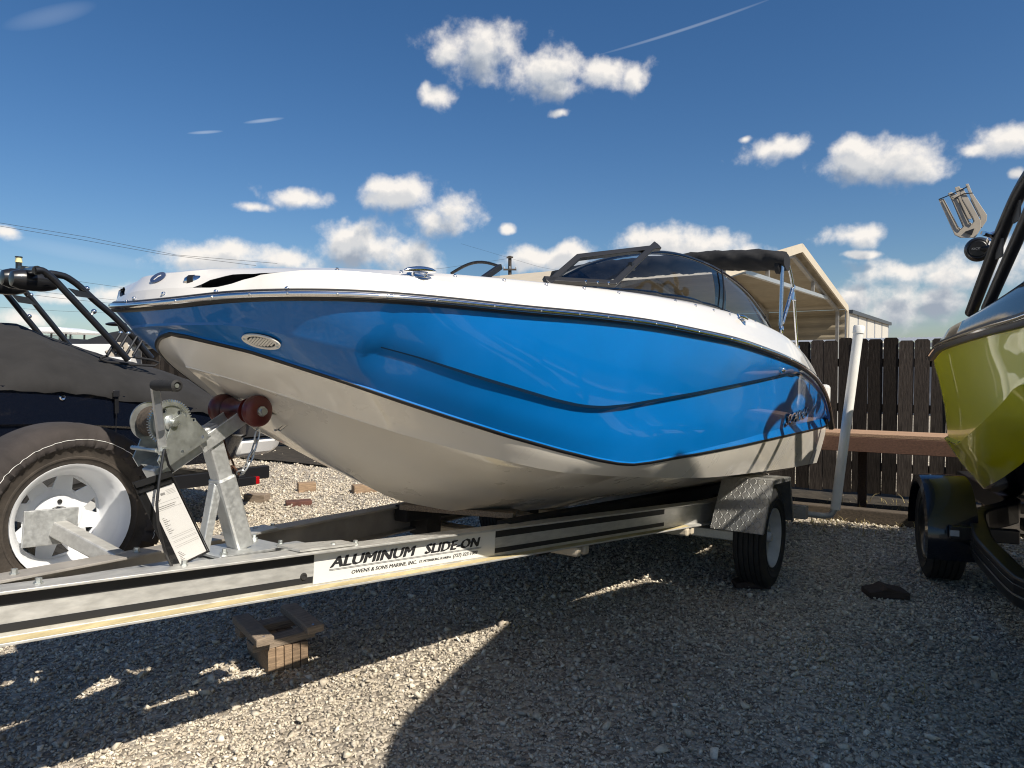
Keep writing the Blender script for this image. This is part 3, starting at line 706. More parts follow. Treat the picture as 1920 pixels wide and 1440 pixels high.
for q_ in (0, .0028, .0056, .0084):
    put('ALUMINUM', .071+q_, .1430+q_*.25, .058, .425, .22, 0, d=.0018+q_*.02); put('SLIDE-ON', .553+q_, .1430+q_*.25, .058, .335, .22, 0, d=.0018+q_*.02)
for q_ in (0, .0016):
    put('OWENS & SONS MARINE, INC.', .175+q_, .108, .0205, .335, .15, 0, d=.0018+q_*.02); put('ST. PETERSBURG, FLORIDA', .525+q_, .1095, .0135, .185, .15, 0, d=.0018+q_*.02); put('(727) 323-1088', .725+q_, .109, .0215, .155, .2, 0, d=.0018+q_*.02)
for w_ in (.1365, .1325): 
    a = V3(pB[0], pB[1], 0); MB().hexa([a+RD*(.07*sw)+RN*.0016+UP*w_, a+RD*(.905*sw)+RN*.0016+UP*w_, a+RD*(.905*sw)+RN*.0022+UP*w_, a+RD*(.07*sw)+RN*.0022+UP*w_]+[a+RD*(.07*sw)+RN*.0016+UP*(w_+.0014), a+RD*(.905*sw)+RN*.0016+UP*(w_+.0014), a+RD*(.905*sw)+RN*.0022+UP*(w_+.0014), a+RD*(.07*sw)+RN*.0022+UP*(w_+.0014)]).build('rule_line', 'print_black', sign)
# grime along the lower flange and a rubber plug
a, b = V3(4.5, rail_v(4.5), 0), V3(.4, rail_v(.4), 0)
MB().hexa([a+RN*.008+UP*.0832, b+RN*.008+UP*.0832, b+RN*.0435+UP*.0798, a+RN*.0435+UP*.0798, a+RN*.008+UP*.0842, b+RN*.008+UP*.0842, b+RN*.0435+UP*.0806, a+RN*.0435+UP*.0806]).build('flange_stain', 'flange_grime', trailer)
pl = web(569, 1081); MB().lathe([(0, .004), (.006, .004), (.007, .006), (.012, .006), (.014, .002), (.014, -.003)], V3(pl[0], pl[1], pl[2]), RN, 16).build('rubber_plug', 'rubber', trailer, smooth=True)
# cross members
def cross(u, w, h=.08, d=.06, m_='aluminium', ext=.0, name='cross_member'):
    v = rail_v(u) - .006 + ext; return MB().box((u, 0, w), (d, 2*v, h)).build(name, m_, trailer, bevel=.004)
cross(3.08, .135, .10, .09, 'galvanised'); cross(3.40, .15, .075, .05, 'galvanised'); cross(3.84, .15, .075, .06, 'aluminium_dark')
MB().box((3.62, 0, .17), (1.35, .075, .06)).build('tongue_tube', 'galvanised', trailer, bevel=.006)
MB().box((3.24, 0, .212), (.30, .20, .010)).build('post_plate', 'galvanised', trailer, bevel=.002)
for du, dv in ((-.12,-.08),(-.12,.08),(.12,-.08),(.12,.08)):
    MB().lathe([(0,.022),(.008,.022),(.008,.010),(.014,.010),(.014,0)], (3.24+du, dv, .217), (0,0,1), 6).build('bolt', 'zinc_plate', trailer)
for s in (1, -1):
    v = rail_v(3.02); MB().hexa([(3.16, s*(rail_v(3.16)+.03), RT+.003), (2.92, s*(rail_v(2.92)+.03), RT+.003), (2.92, s*(rail_v(2.92)-.06), RT+.003), (3.16, s*.11, RT+.003)] + [(3.16, s*(rail_v(3.16)+.03), RT+.011), (2.92, s*(rail_v(2.92)+.03), RT+.011), (2.92, s*(rail_v(2.92)-.06), RT+.011), (3.16, s*.11, RT+.011)]).build('gusset_plate', 'aluminium', trailer)
for u in (4.2, 3.95, 3.55, 3.0, 2.9):
    for s in (1, -1): MB().lathe([(0,.016),(.009,.016),(.009,.004),(.013,.004),(.013,0)], (u, s*rail_v(u), RT+.0005), (0,0,1), 6).build('bolt', 'zinc_plate', trailer)
for x_, y_ in ((1085, 1040), (1275, 1000)):
    p = TF.w(x_, y_, .03); u = p[0]; v = rail_v(u)
    for du in (0, -.085): MB().box((u+du, 0, .044), (.055, 2*v+.10, .05)).build('cross_member', 'carport', trailer, bevel=.012)
MB().box((-.1, 0, -.02), (.10, 1.9, .07)).build('axle', 'galvanised', trailer, bevel=.008)
for s in (1, -1):
    MB().beam((2.0, s*.34, .185), (-2.0, s*.52, .22), .09, .09).build('bunk', 'canvas_black', trailer, bevel=.01)
    for u in (1.75, .6, -.8): MB().box((u, s*(.36+(2-u)*.04), .115), (.12, .13, .14)).build('bunk_bracket', 'rubber', trailer)
MB().beam((2.02, -.30, .235), (1.80, .28, .235), .13, .03).build('cross_board', 'lumber_grey', trailer, bevel=.004)
MB().beam((1.75, .05, .25), (1.72, .36, .215), .12, .02).build('cross_board', 'lumber_grey', trailer, bevel=.004)

MB().box((4.62, 0, .145), (.36, .085, .10)).build('tongue_nose', 'galvanised', trailer, bevel=.008)
MB().plate([[(0,-.035),(.10,-.04),(.15,-.03),(.165,0),(.15,.035),(.10,.045),(0,.04)]], (4.80, .045, .15), (1,0,0), (0,0,1), .09).build('coupler', 'zinc_plate', trailer, bevel=.015)
MB().tube([(4.40, .13, .34), (4.40-.05, .13, -.60)], .027, 14).build('jack_tube', 'zinc_plate', trailer, smooth=True)
MB().box((4.40, .085, .16), (.10, .05, .10)).build('jack_bracket', 'zinc_plate', trailer, bevel=.004)
MB().box((4.347, .13, -.645), (.16, .16, .02)).build('jack_foot', 'zinc_plate', trailer, bevel=.006)
MB().tube([(4.40,.13,.35),(4.40,.13,.40),(4.46,.13,.41),(4.46,.13,.47)], .007, 8).build('jack_crank', 'zinc_plate', trailer)
# winch post
def post():
    b0, mid, top = V3(3.235, 0, .216), V3(3.335, 0, .485), V3(3.405, 0, .67)
    MB().beam(b0, mid, .074, .074, up=(1,0,0)).build('winch_post', 'galvanised', trailer, bevel=.010)
    MB().beam(mid - (top-mid)*.1, top, .060, .060, up=(1,0,0)).build('winch_post_extension', 'galvanised', trailer, bevel=.008)
    q = TF.v(374, 1028, 0); MB().beam(V3(q[0], 0, .216), V3(3.335, 0, .462) + V3(.035, 0, 0), .036, .006, up=(1,0,.3)).build('brace', 'galvanised', trailer, bevel=.003)
    MB().beam(V3(q[0]-.012, .016, .216), V3(3.355, .016, .455), .006, .03, up=(1,0,.3)).build('brace', 'galvanised', trailer, bevel=.003)
    A, Bp = V3(3.60, 0, .50), V3(3.27, 0, .715); H = nrm(Bp - A); Nn = nrm(V3(-H[2], 0, H[0])); Nn = Nn if Nn[2] > 0 else -Nn
    MB().beam(A, A + (Bp-A)*.62, .075, .05, up=Nn).build('winch_head', 'galvanised', trailer, bevel=.006)
    for s in (1, -1): MB().beam(A + (Bp-A)*.45 + V3(0, s*.042, 0), Bp + V3(0, s*.042, 0), .007, .055, up=Nn).build('roller_arm', 'galvanised', trailer, bevel=.003)
    # rollers
    RC = V3(3.275, 0, .728)
    for s in (1, -1):
        MB().lathe([(.016,.0),(.026,.002),(.045,.004),(.056,.012),(.0585,.026),(.056,.04),(.046,.05),(.034,.056),(.028,.07),(.016,.07)], RC + V3(0, s*.128, 0), (0, -s, 0), 36, True).build('bow_roller', 'red_roller', trailer, smooth=True)
        MB().lathe([(0,.018),(.013,.018),(.013,.006),(.019,.005),(.019,-.002)], RC + V3(0, s*.128, 0), (0, s, 0), 10).build('roller_bolt', 'zinc_plate', trailer)
    MB().tube([RC - V3(0,.12,0), RC + V3(0,.12,0)], .015, 10).build('roller_shaft', 'zinc_plate', trailer)
    MB().lathe([(.016,-.055),(.046,-.055),(.036,-.02),(.034,0),(.036,.02),(.046,.055),(.016,.055)], RC, (0,1,0), 28).build('bow_roller', 'red_roller', trailer, smooth=True)
    winch = bpy.data.objects.new('winch', None); COL.objects.link(winch); winch.parent = trailer
    # winch
    WC = A + H*.115 + Nn*.092
    wn = MB(); pl = [(-.105,-.068),(.078,-.068),(.088,-.05),(.070,.022),(.034,.058),(.010,.060),(-.070,-.005),(-.105,-.030)]
    def pp(v0, t, m_, name, holes=True):
        hl = [[(cx+.006*math.cos(a), cy+.006*math.sin(a)) for a in [k*math.pi/4 for k in range(8)]] for cx, cy in ((.066,-.05),(-.02,-.052),(.068,.018))] if holes else []
        return MB().plate([pl]+hl, WC + V3(0, v0, 0), H, Nn, t).build(name, m_, winch, bevel=.001)
    w1 = pp(.078, .005, 'zinc_plate', 'winch_side_plate'); w2 = pp(-.072, .005, 'zinc_plate', 'winch_side_plate')
    MB().box(WC - Nn*.0655 + V3(0,.003,0), (.19, .15, .005), (H, (0,1,0), Nn)).build('winch_base', 'zinc_plate', winch)
    GC = WC + H*.0 + Nn*.048
    gear = []
    for k in range(52):
        a = 2*math.pi*k/52
        for da, rr in ((-.028,.070),(-.016,.077),(.016,.077),(.028,.070)): gear.append((rr*math.cos(a+da), rr*math.sin(a+da)))
    gh = [[(.045*math.cos(t)+.0085*math.cos(a), .045*math.sin(t)+.0085*math.sin(a)) for a in [k*math.pi/5 for k in range(10)]] for t in [k*2*math.pi/5+.3 for k in range(5)]]
    MB().plate([gear]+gh, GC + V3(0,.058,0), H, Nn, .009).build('winch_gear', 'zinc_plate', winch)
    MB().lathe([(.056,.0),(.058,.006),(.064,.006)], GC + V3(0,.0675,0), (0,1,0), 36).build('gear_rim', 'zinc_plate', winch, smooth=True)
    MB().lathe([(0,.03),(.012,.03),(.013,.012),(.024,.008),(.026,0)], GC + V3(0,.0665,0), (0,1,0), 20).build('gear_hub', 'zinc_plate', winch, smooth=True)
    MB().lathe([(.066,-.062),(.066,-.066),(.03,-.066),(.03,.05),(.066,.05),(.066,.054)], GC, (0,1,0), 32).build('winch_drum', 'zinc_plate', winch, smooth=True)
    MB().lathe([(.031,-.05),(.052,-.05),(.052,.04),(.031,.04)], GC, (0,1,0), 26).build('strap_roll', 'tie_wood', winch, smooth=True)
    be = V3(3.115, 0, .705)
    MB().add([GC+V3(-.02,-.024,.048), GC+V3(-.02,.024,.048), be+V3(.01,.02,.01), be+V3(.01,-.02,.01)], [(0,1,2,3)]).build('winch_strap', 'tie_wood', winch)
    # crank
    c0 = WC - H*.075 - Nn*.012 + V3(0,.083,0); tp = TF.v(290, 722, c0[1] + .045)
    MB().beam(c0, tp, .010, .030, up=np.cross(nrm(tp-c0), (0,1,0))).build('crank_arm', 'galvanised', winch, bevel=.004)
    lb0, lb1 = c0 + (tp-c0)*.32 + V3(0,.0056,0), c0 + (tp-c0)*.72 + V3(0,.0056,0)
    MB().beam(lb0, lb1, .001, .021, up=np.cross(nrm(tp-c0), (0,1,0))).build('crank_label', 'decal_white', winch)
    MB().tube([tp, tp + V3(0,.125,0)], .007, 8).build('grip_pin', 'zinc_plate', winch)
    pr = [(.007,0),(.017,.0)] + [(.0185 if k % 2 else .0165, .006+k*.009) for k in range(13)] + [(.019,.124),(.012,.128),(.010,.122),(.007,.122)]
    MB().lathe(pr, tp, (0,1,0), 18).build('crank_grip', 'rubber', winch, smooth=True)
    MB().lathe([(0,.026),(.010,.026),(.010,.010),(.016,.010),(.016,-.01)], c0, (0,1,0), 6).build('crank_nut', 'zinc_plate', winch)
    MB().lathe([(0,.014),(.011,.014),(.011,.0),(.017,0)], GC + V3(0,.084,0), (0,1,0), 6).build('gear_nut', 'zinc_plate', winch)
    MB().tube([WC - H*.09 + Nn*.0 + V3(0,-.07,0), WC - H*.09 + V3(0,.08,0)], .007, 8).build('tie_rod', 'zinc_plate', winch)
    # safety chain
    pts = [TF.v(x, y, v) for x, y, v in ((484,806,.03),(480,828,.03),(474,848,.03),(466,868,.03),(456,884,.02),(446,888,.0),(436,876,-.02),(428,858,-.03),(420,840,-.03),(414,824,-.03))]
    P = []; 
    for i in range(len(pts)-1):
        P += [(pts[i], pts[i+1])]
    for k, (a, b) in enumerate(P):
        d = nrm(b-a); c = (a+b)/2; ln = np.linalg.norm(b-a)*.68; s = V3(0,1,0) if k % 2 else nrm(np.cross(d, (0,1,0))); s = nrm(s - d*np.dot(s,d)); path = []
        for j in range(13):
            t = 2*math.pi*j/12; path.append(c + d*math.cos(t)*ln + s*math.sin(t)*.0095)
        MB().tube(path, .0036, 6, caps=False).build('chain_link', 'rust' if k > 4 else 'galvanised', trailer, smooth=True)
post()

# wheels
LAST = {}
def wheel(parent, c, side, Rt=.335, rr=.185, W=.20, tyre_m='rubber', rim_m='wheel_grey', name='wheel', holes=0, axis=None, dish=.03):
    ax = np.asarray(axis if axis is not None else (0, side, 0), float); h = W/2
    if name:
        e = bpy.data.objects.new(name, None); COL.objects.link(e); e.parent = parent; parent = e; LAST['wheel'] = e
    pr = [(rr, -h*.72), (rr+.018, -h*.84), (rr+.030, -h*.90), (rr+.032, -h*.94), (rr+.038, -h*.95), (rr+.040, -h*.93), (rr+.07, -h*1.0), (rr+.072, -h*1.03), (rr+.078, -h*1.03), (rr+.080, -h*1.0), (Rt-.045, -h*.98), (Rt-.012, -h*.86)]
    g = []
    for k in range(6):
        x0 = -h*.8 + k*h*1.6/5
        if k: g += [(Rt-.009, x0-h*.05), (Rt-.009, x0-h*.02)]
        g += [(Rt, x0+ (h*.01 if k else 0)), (Rt, x0 + h*.24)] if k < 5 else [(Rt, x0)]
    pr += g + [(Rt-.012, h*.86), (Rt-.045, h*.98), (rr+.080, h*1.0), (rr+.078, h*1.03), (rr+.072, h*1.03), (rr+.07, h*1.0), (rr+.040, h*.93), (rr+.038, h*.95), (rr+.032, h*.94), (rr+.030, h*.90), (rr+.018, h*.84), (rr, h*.72)]
    ty = MB().lathe(pr, c, ax, 56).build('tyre', tyre_m, parent, smooth=True, autosmooth=50)
    rim = MB().lathe([(rr-.008,-h*.70),(rr+.010,-h*.88),(rr+.012,-h*.80),(rr-.004,-h*.72),(rr-.018,-h*.5),(rr-.030,h*.1),(rr-.018,h*.5),(rr-.004,h*.72),(rr+.012,h*.82),(rr+.012,h*.90),(rr-.004,h*.80),(rr-.014,h*.55),(rr-.034,h*.15),(rr-.034,dish-.01)], c, ax, 48).build('rim', rim_m, parent, smooth=True)
    a = nrm(ax); X = nrm(np.cross(a, (0,0,1) if abs(a[2]) < .9 else (1,0,0))); Y = np.cross(a, X); ro = rr-.033
    hl = []
    for k in range(holes):
        t = 2*math.pi*k/holes + .2; r1, r2, w = ro*.60, ro*.93, ro*.20
        hl.append([(r1*math.cos(t), r1*math.sin(t)), (r2*math.cos(t)-w*math.sin(t), r2*math.sin(t)+w*math.cos(t))[::1], (r2*math.cos(t)+w*math.sin(t), r2*math.sin(t)-w*math.cos(t))])
    cir = [(ro*math.cos(2*math.pi*k/48), ro*math.sin(2*math.pi*k/48)) for k in range(48)]
    bore = [(.036*math.cos(2*math.pi*k/16), .036*math.sin(2*math.pi*k/16)) for k in range(16)]
    MB().plate([cir, bore]+hl, np.asarray(c)+a*(dish-.006), X, Y, .006).build('disc', rim_m, parent)
    return a, X, Y
wheel(trailer, V3(-.1, -1.03, 0), -1, .335, .185, .205, holes=8)
wheel(trailer, V3(-.1, 1.03, 0), 1, .335, .185, .205, holes=8)
for s in (1,):
    MB().lathe([(0,.075),(.026,.073),(.034,.06),(.036,.0),(.06,-.01)], (-.1, 1.035, 0), (0,1,0), 24).build('hub', 'wheel_grey', LAST['wheel'], smooth=True)
    for k in range(5):
        t = 2*math.pi*k/5; MB().lathe([(0,.02),(.009,.018),(.010,.0)], (-.1+.057*math.cos(t), 1.06, .057*math.sin(t)), (0,1,0), 6).build('lug_nut', 'zinc_plate', LAST['wheel'])

def fender(s):
    v0, v1 = .83, 1.155; pr = [(.345, .075), (.13, .395), (-.36, .395), (-.50, .075)]
    o = MB(); t = .004
    for (u0, w0), (u1, w1) in zip(pr, pr[1:]):
        d = nrm(V3(u1-u0, 0, w1-w0)); n = nrm(np.cross(d, (0,1,0))); n = n if n[2] >= 0 else -n
        a, b = V3(u0,0,w0), V3(u1,0,w1); va, vb = V3(0,s*v0,0), V3(0,s*v1,0)
        MB().hexa([a+va, b+va, b+vb, a+vb, a+va+n*t, b+va+n*t, b+vb+n*t, a+vb+n*t]).build('fender_panel', 'diamond_plate', fend[s], uv=True)
    # outside rim of the fender
    for (u0, w0), (u1, w1) in zip(pr, pr[1:]):
        cin = V3(-.1,0,.12); a, b = V3(u0,0,w0), V3(u1,0,w1); ai, bi = a + (cin-a)*.085, b + (cin-b)*.085; va, vb = V3(0,s*(v1+.0005),0), V3(0,s*(v1+.0045),0)
        MB().hexa([a+va, b+va, bi+va, ai+va, a+vb, b+vb, bi+vb, ai+vb]).build('fender_lip', 'diamond_plate', fend[s], uv=True)
    return o
fend = {}
for s in (1, -1):
    fend[s] = bpy.data.objects.new('fender', None); COL.objects.link(fend[s]); fend[s].parent = trailer; fender(s)
MB().box((-.98, 1.0, .09), (.10, .30, .10)).build('rear_step', 'diamond_plate', trailer, uv=True)
MB().beam((-.6, .80, .0), (-.6, 1.0, .0), .05, .05).build('step_arm', 'galvanised', trailer)
# white guide pole with its bent foot
g0, g1 = TF.u(1611, 612, -1.75), TF.u(1566, 955, -1.75)
base = g1 - (g0-g1)*.02
foot = [V3(-1.75, .74, base[2]-.035), V3(-1.75, g1[1]-.09, base[2]-.035), V3(-1.75, g1[1]-.035, base[2]-.022), V3(-1.75, g1[1]-.004, base[2]+.03), V3(-1.75, g1[1], base[2]+.09)]
MB().tube(foot, .026, 12).build('guide_foot', 'galvanised', trailer, smooth=True)
MB().tube([g1, g0], .040, 20).build('guide_pole', 'pvc', trailer, smooth=True)
ud = nrm(g0-g1); MB().lathe([(0,.008),(.040,.006),(.046,-.004),(.046,-.06),(.041,-.06)], g0, ud, 20).build('pole_cap', 'pvc', trailer, smooth=True)
g0b = V3(g0[0], -g0[1], g0[2]); g1b = V3(g1[0], -g1[1], g1[2])
MB().tube([V3(p[0], -p[1], p[2]) for p in foot], .026, 12).build('guide_foot', 'galvanised', trailer, smooth=True)
MB().tube([g1b, g0b], .040, 20).build('guide_pole', 'pvc', trailer, smooth=True)
cross(-1.75, .12, .08, .08, 'galvanised')

# spare wheel on its carrier arm
def spare():
    M = TF.M; C = V3(3.64, -.50, .305)
    sp = root('spare_wheel', 'white-rimmed spare wheel under a worn grey canvas tyre cover beside the winch', 'wheel', M=TF.M @ Matrix.Translation(Vector(C)))
    wheel(sp, V3(0,0,0), 1, .335, .192, .205, 'tyre_worn', 'wheel_white', holes=8, dish=-.055, name=None)
    for k in range(5):
        t = 2*math.pi*k/5+.3; MB().lathe([(0,.0005),(.008,.0005),(.0085,-.004)], (.057*math.cos(t), -.0205, .057*math.sin(t)), (0,1,0), 10).build('lug_hole', 'rubber', sp)
    MB().lathe([(.036,.0),(.040,.03),(.075,.034),(.080,.01),(.110,-.004)], (0,-.056,0), (0,1,0), 28).build('hub_face', 'wheel_white', sp, smooth=True)
    # canvas boot over the upper part of the tyre
    rows = []; n = 130
    for i in range(n+1):
        t = R(-12 + 214*i/n); rip = .9*math.sin(i*1.45) + .6*math.sin(i*.53+1) + .5*math.sin(i*2.3)
        prof = [(.262+.004*rip, .104+.006*rip), (.268+.003*rip, .118+.007*rip), (.282, .122+.005*rip), (.305, .120+.003*rip), (.330, .108+.001*rip), (.346+.001*rip, .08), (.350+.001*rip, .0), (.348, -.07), (.335, -.105), (.30, -.118)]
        if i in (0, n): prof = [(r-.002, h-.002) for r, h in prof]
        rows.append([V3(r*math.cos(t), h, r*math.sin(t)) for r, h in prof])
    MB().loft(rows).build('tyre_cover', 'canvas_boot', sp, smooth=True, autosmooth=60)
    rows = [V3(.294*math.cos(R(-12+214*i/n)), .1225+.004*(.9*math.sin(i*1.45)+.6*math.sin(i*.53+1)+.5*math.sin(i*2.3)), .294*math.sin(R(-12+214*i/n))) for i in range(2, n-1)]
    MB().tube(rows, .0011, 4).build('stitching', 'decal_white', sp)
    pc = TF.v(95, 988, -.415); 
    MB().box((pc[0]-.0, -.415, pc[2]), (.175, .010, .125)).build('spare_plate', 'galvanised', trailer, bevel=.002)
    pe = V3(3.60, -.16, .195); MB().beam(V3(pc[0]-.02, -.41, pc[2]-.005), pe, .055, .055).build('spare_arm', 'aluminium', trailer, bevel=.006)
spare()

# papers in a clear pouch hanging from the winch
def pouch():
    vv = .115; TL, TR, BR, BL = [TF.v(x, y, vv) for x, y in ((256,906),(326,884),(392,1034),(326,1066))]
    pk = root('document_pouch', 'clear plastic pouch with a printed white form hanging by a black strap from the winch', 'document pouch', M=TF.M)
    TL, TR = TL + V3(0,-.02,0), TR + V3(0,-.02,0)
    Nn = nrm(np.cross(BL-TL, TR-TL)); Nn = Nn if Nn[1] > 0 else -Nn
    def q(a, b): t = TL*(1-a)+TR*a; bt = BL*(1-a)+BR*a; return t*(1-b)+bt*b
    def quad(a0, b0, a1, b1, off, t, name, m_, parent=pk):
        P = [q(a0,b1), q(a1,b1), q(a1,b0), q(a0,b0)]; return MB().hexa([p+Nn*off for p in P]+[p+Nn*(off+t) for p in P]).build(name, m_, parent)
    quad(0, 0, 1, 1, -.006, .0008, 'back_sheet', 'black_vinyl'); quad(0, 0, 1, 1, .004, .0004, 'front_sheet', 'pouch_plastic')
    pp = quad(.20, .14, .95, .985, -.004, .0012, 'paper_form', 'paper')
    quad(0, 0, 1, .06, .0045, .001, 'top_band', 'black_vinyl'); quad(.02, .10, .9, .125, .0045, .0008, 'top_band', 'black_vinyl')
    quad(.97, 0, 1.0, 1, .0045, .001, 'edge_band', 'black_vinyl'); quad(0, .985, 1, 1, .0045, .001, 'edge_band', 'black_vinyl')
    pm_ = MB()
    def ln(a0, b0, a1, h=.004):
        P = [q(a0,b0+h), q(a1,b0+h), q(a1,b0), q(a0,b0)]; pm_.hexa([p-Nn*.0027 for p in P]+[p-Nn*.0023 for p in P])
    for b_ in (.185,.20,.215,.23): ln(.66, b_, .90, .0022)
    for b_ in (.20,.207,.214,.221): ln(.50, b_, .62, .0045)
    for a_, b_, c_ in ((.28,.21,.36),(.30,.26,.46),(.30,.275,.42),(.26,.335,.78),(.26,.355,.74),(.24,.30,.9),(.24,.375,.9)): ln(a_, b_, c_, .006 if c_ < .8 else .002)
    for k in range(9): ln(.27, .46+k*.022, .33 + (k*37 % 5)*.025, .006)
    for b_ in (.68,.70,.735,.75,.79,.81): ln(.27, b_, .92, .0018)
    for k in range(6): ln(.27, .86+k*.018, .33 + (k*29 % 4)*.03, .006)
    o = pm_.build('print', 'print_grey', pk); 
    st = [TF.v(308, 842, .13), TF.v(303, 872, .135), TF.v(298, 905, .14), TF.v(294, 945, .15), TF.v(297, 985, .15), TF.v(308, 1030, .14), TF.v(322, 1062, .125)]
    MB().tube(st, .0045, 6).build('strap', 'black_vinyl', pk, smooth=True)
    MB().tube([TF.v(308, 842, .13), TF.v(316, 872, .12), TF.v(325, 884, .10)], .004, 6).build('strap', 'black_vinyl', pk, smooth=True)
pouch()

# ------------------------------------------------------------------ blue and white bowrider (same local frame as its trailer)
boat = root('bowrider_boat', 'blue and white bowrider boat with black folded bimini on the aluminium trailer', 'boat', M=TF.M)
UR = [3.66,3.652,3.64,3.61,3.58,3.53,3.48,3.40,3.32,3.21,3.10,2.95,2.80,2.66,2.52,2.4,2.28,2.16,2.04,1.92,1.8,1.6,1.3,1.0,.5,0,-.4,-.8,-1.2,-1.57,-1.8,-1.97,-2.12,-2.25]
Bk = ([-2.25,-1.97,-1.57,-.8,0,1,1.8,2.4,2.8,3.1,3.32,3.48,3.58,3.64,3.66],[1.10,1.12,1.15,1.2,1.24,1.22,1.14,1.02,.9,.77,.64,.5,.35,.18,0])
Wk = ([-2.25,-1.97,-1.57,-.8,0,.5,1.1,1.7,2.06,2.37,2.83,3.16,3.32,3.48,3.58,3.66],[.752,.914,1.04,1.146,1.176,1.187,1.19,1.181,1.173,1.16,1.134,1.123,1.115,1.10,1.085,1.062])
# densify stations
def dense(a, k=3):
    o = []
    for p, q in zip(a, a[1:]): o += [p + (q-p)*i/k for i in range(k)]
    return np.array(o + [a[-1]])
U = dense(UR); us, ue = U[0], U[-1]
Bv = np.where(U > 3.58, np.sqrt(np.clip((3.66-U)/.08, 0, 1))*.35, pchip(*Bk, U)); Rw = pchip(*Wk, U)
F_ = (us - U)/(us - ue)
def mapu(u0, u1): return u0 + (u1-u0)*F_
blend = np.clip(F_/.12, 0, 1)**.7                          # 0 at the stem, 1 a little aft
uK = mapu(3.625, -2.235); wK = pchip([-2.25,-1.97,-1.57,-.8,-.4,.2,1.0,1.5,2.0,2.2,2.43,2.65,2.88,3.08,3.24,3.4,3.55,3.63],[.74,.885,1.005,1.105,1.125,1.060,.952,.884,.822,.803,.810,.846,.889,.925,.955,.985,1.01,1.005], uK)
uD = mapu(3.565, -2.22); wD = pchip([-2.22,-1.0,.1,1.0,1.65,1.93,2.08,2.40,2.67,2.88,3.07,3.22,3.37,3.47,3.52,3.545,3.557,3.565],[.776,.735,.680,.617,.570,.563,.573,.628,.682,.742,.795,.848,.893,.930,.945,.950,.949,.942], uD)
flD = pchip([-2.22,0,1,2,2.6,3.0,3.3,3.5,3.565],[.04,.06,.085,.115,.16,.20,.21,.19,.0], uD)
flK = pchip([-2.25,-.8,0,1.5,2.6,3.2,3.45,3.63],[.012,.02,.035,.045,.06,.09,.09,.0], uK)
vK = Bv*pchip([-2.25,0,1.5,2.6,3.1,3.4,3.63],[.985,.972,.962,.93,.89,.84,.80], uK)
vD = Bv*pchip([-2.22,0,1,2,2.6,3.0,3.3,3.5,3.565],[.962,.950,.93,.895,.84,.765,.69,.63,.60], uD)
tK = np.clip((Rw-.012-wK)/np.maximum(Rw-.012-wD, .02), 0, 1); bK = np.clip((uK-2.85)/.5, 0, 1); bK = bK*bK*(3-2*bK); vK = vK*(1-bK) + (Bv*(1-tK)+vD*tK)*bK
step = pchip([-2.25,-.4,0,2.9,3.15,3.35,3.7],[.0,.006,.013,.015,.011,.0,.0], uK)
dz = pchip([-2.25,-.4,0,3.0,3.3,3.45,3.7],[.004,.007,.010,.010,.009,.008,.008], uK)
def fit_line(u, v, w, poly):          # put a moulded edge where the photograph shows it, at its own place on the hull
    px, py = np.array(poly, float).T; w = w.copy()
    for i in range(len(u)):
        wi = w[i]; ok = True
        for _ in range(12):
            p = TF.Wd((u[i], v[i], wi)) - CAM; c, s = math.cos(PITCH), math.sin(PITCH); y = p[1]*c - p[2]*s; z = p[1]*s + p[2]*c
            X, Y = CXP + FPX*p[0]/y, CYP - FPX*z/y
            if X < px[0] or X > px[-1]: ok = False; break
            wi += (Y - np.interp(X, px, py))*y/FPX*.9
        if ok: w[i] = wi
    return w
wD = fit_line(uD, vD, wD, [(312,621),(350,627.5),(400,640),(470,657),(550,683),(650,715),(750,749),(850,782),(950,813.5),(1050,842),(1120,859.5),(1160,867),(1188,869),(1220,865),(1284,853.5),(1388,834),(1492,811),(1545,799)])
wK = fit_line(uK, vK, wK, [(700,647),(780,668),(911,709),(1042,748),(1086,758),(1112,761),(1135,761.5),(1174,758),(1305,735),(1436,708.5),(1480,699)])
K1 = np.stack([uK, vK, wK], 1); K2 = np.stack([uK, np.maximum(vK-step-dz*(Bv-vD)/np.maximum(Rw-.012-wD, .05)*bK, 0), wK-dz], 1)
sS = pchip([-2.25,0,1,1.5,1.9,3.7],[.072,.046,.022,.010,.006,.006], uD)
Dl = np.stack([uD, vD, wD], 1); Sl = np.stack([uD, np.maximum(vD - np.minimum(sS*.22, .014), 0), wD+sS], 1)
Rl = np.stack([U, Bv-.010*blend, Rw-.012], 1); Rl[0, 1] = 0
uC = mapu(3.50, -2.18); wC = pchip([-2.18,-.45,.89,1.6,2.155,2.33,2.6,2.9,3.2,3.4,3.50],[.420,.437,.452,.478,.512,.532,.585,.665,.775,.845,.875], uC)
vC = pchip([-2.18,-.45,.89,1.6,2.155,2.4,2.7,2.95,3.2,3.4,3.50],[.985,1.05,1.04,.97,.87,.79,.63,.45,.24,.085,0], uC)
uQ = mapu(3.44, -2.15); wQ = pchip([-2.15,0,1.0,1.52,1.88,2.18,2.42,2.63,2.82,3.0,3.107,3.25,3.33,3.44],[.12,.14,.165,.187,.222,.277,.334,.421,.534,.647,.705,.765,.80,.86], uQ)
Cl = np.stack([uC, vC, wC], 1); Ql = np.stack([uQ, uQ*0, wQ], 1)
def mix(a, b, t, bulge=0.0):
    m_ = a*(1-t) + b*t; m_ = m_.copy(); m_[:, 1] += bulge*4*t*(1-t)*blend; m_[0, 1] = 0; return m_
blue_rows = [Rl, mix(Rl, K1, .33, .012), mix(Rl, K1, .67, .012), K1, K2, mix(K2, Sl, .10, -.002), mix(K2, Sl, .4, .010), mix(K2, Sl, .75, .008), Sl, mix(Sl, Dl, .5), Dl]
cut = Cl*.0
C_in = Cl.copy(); 
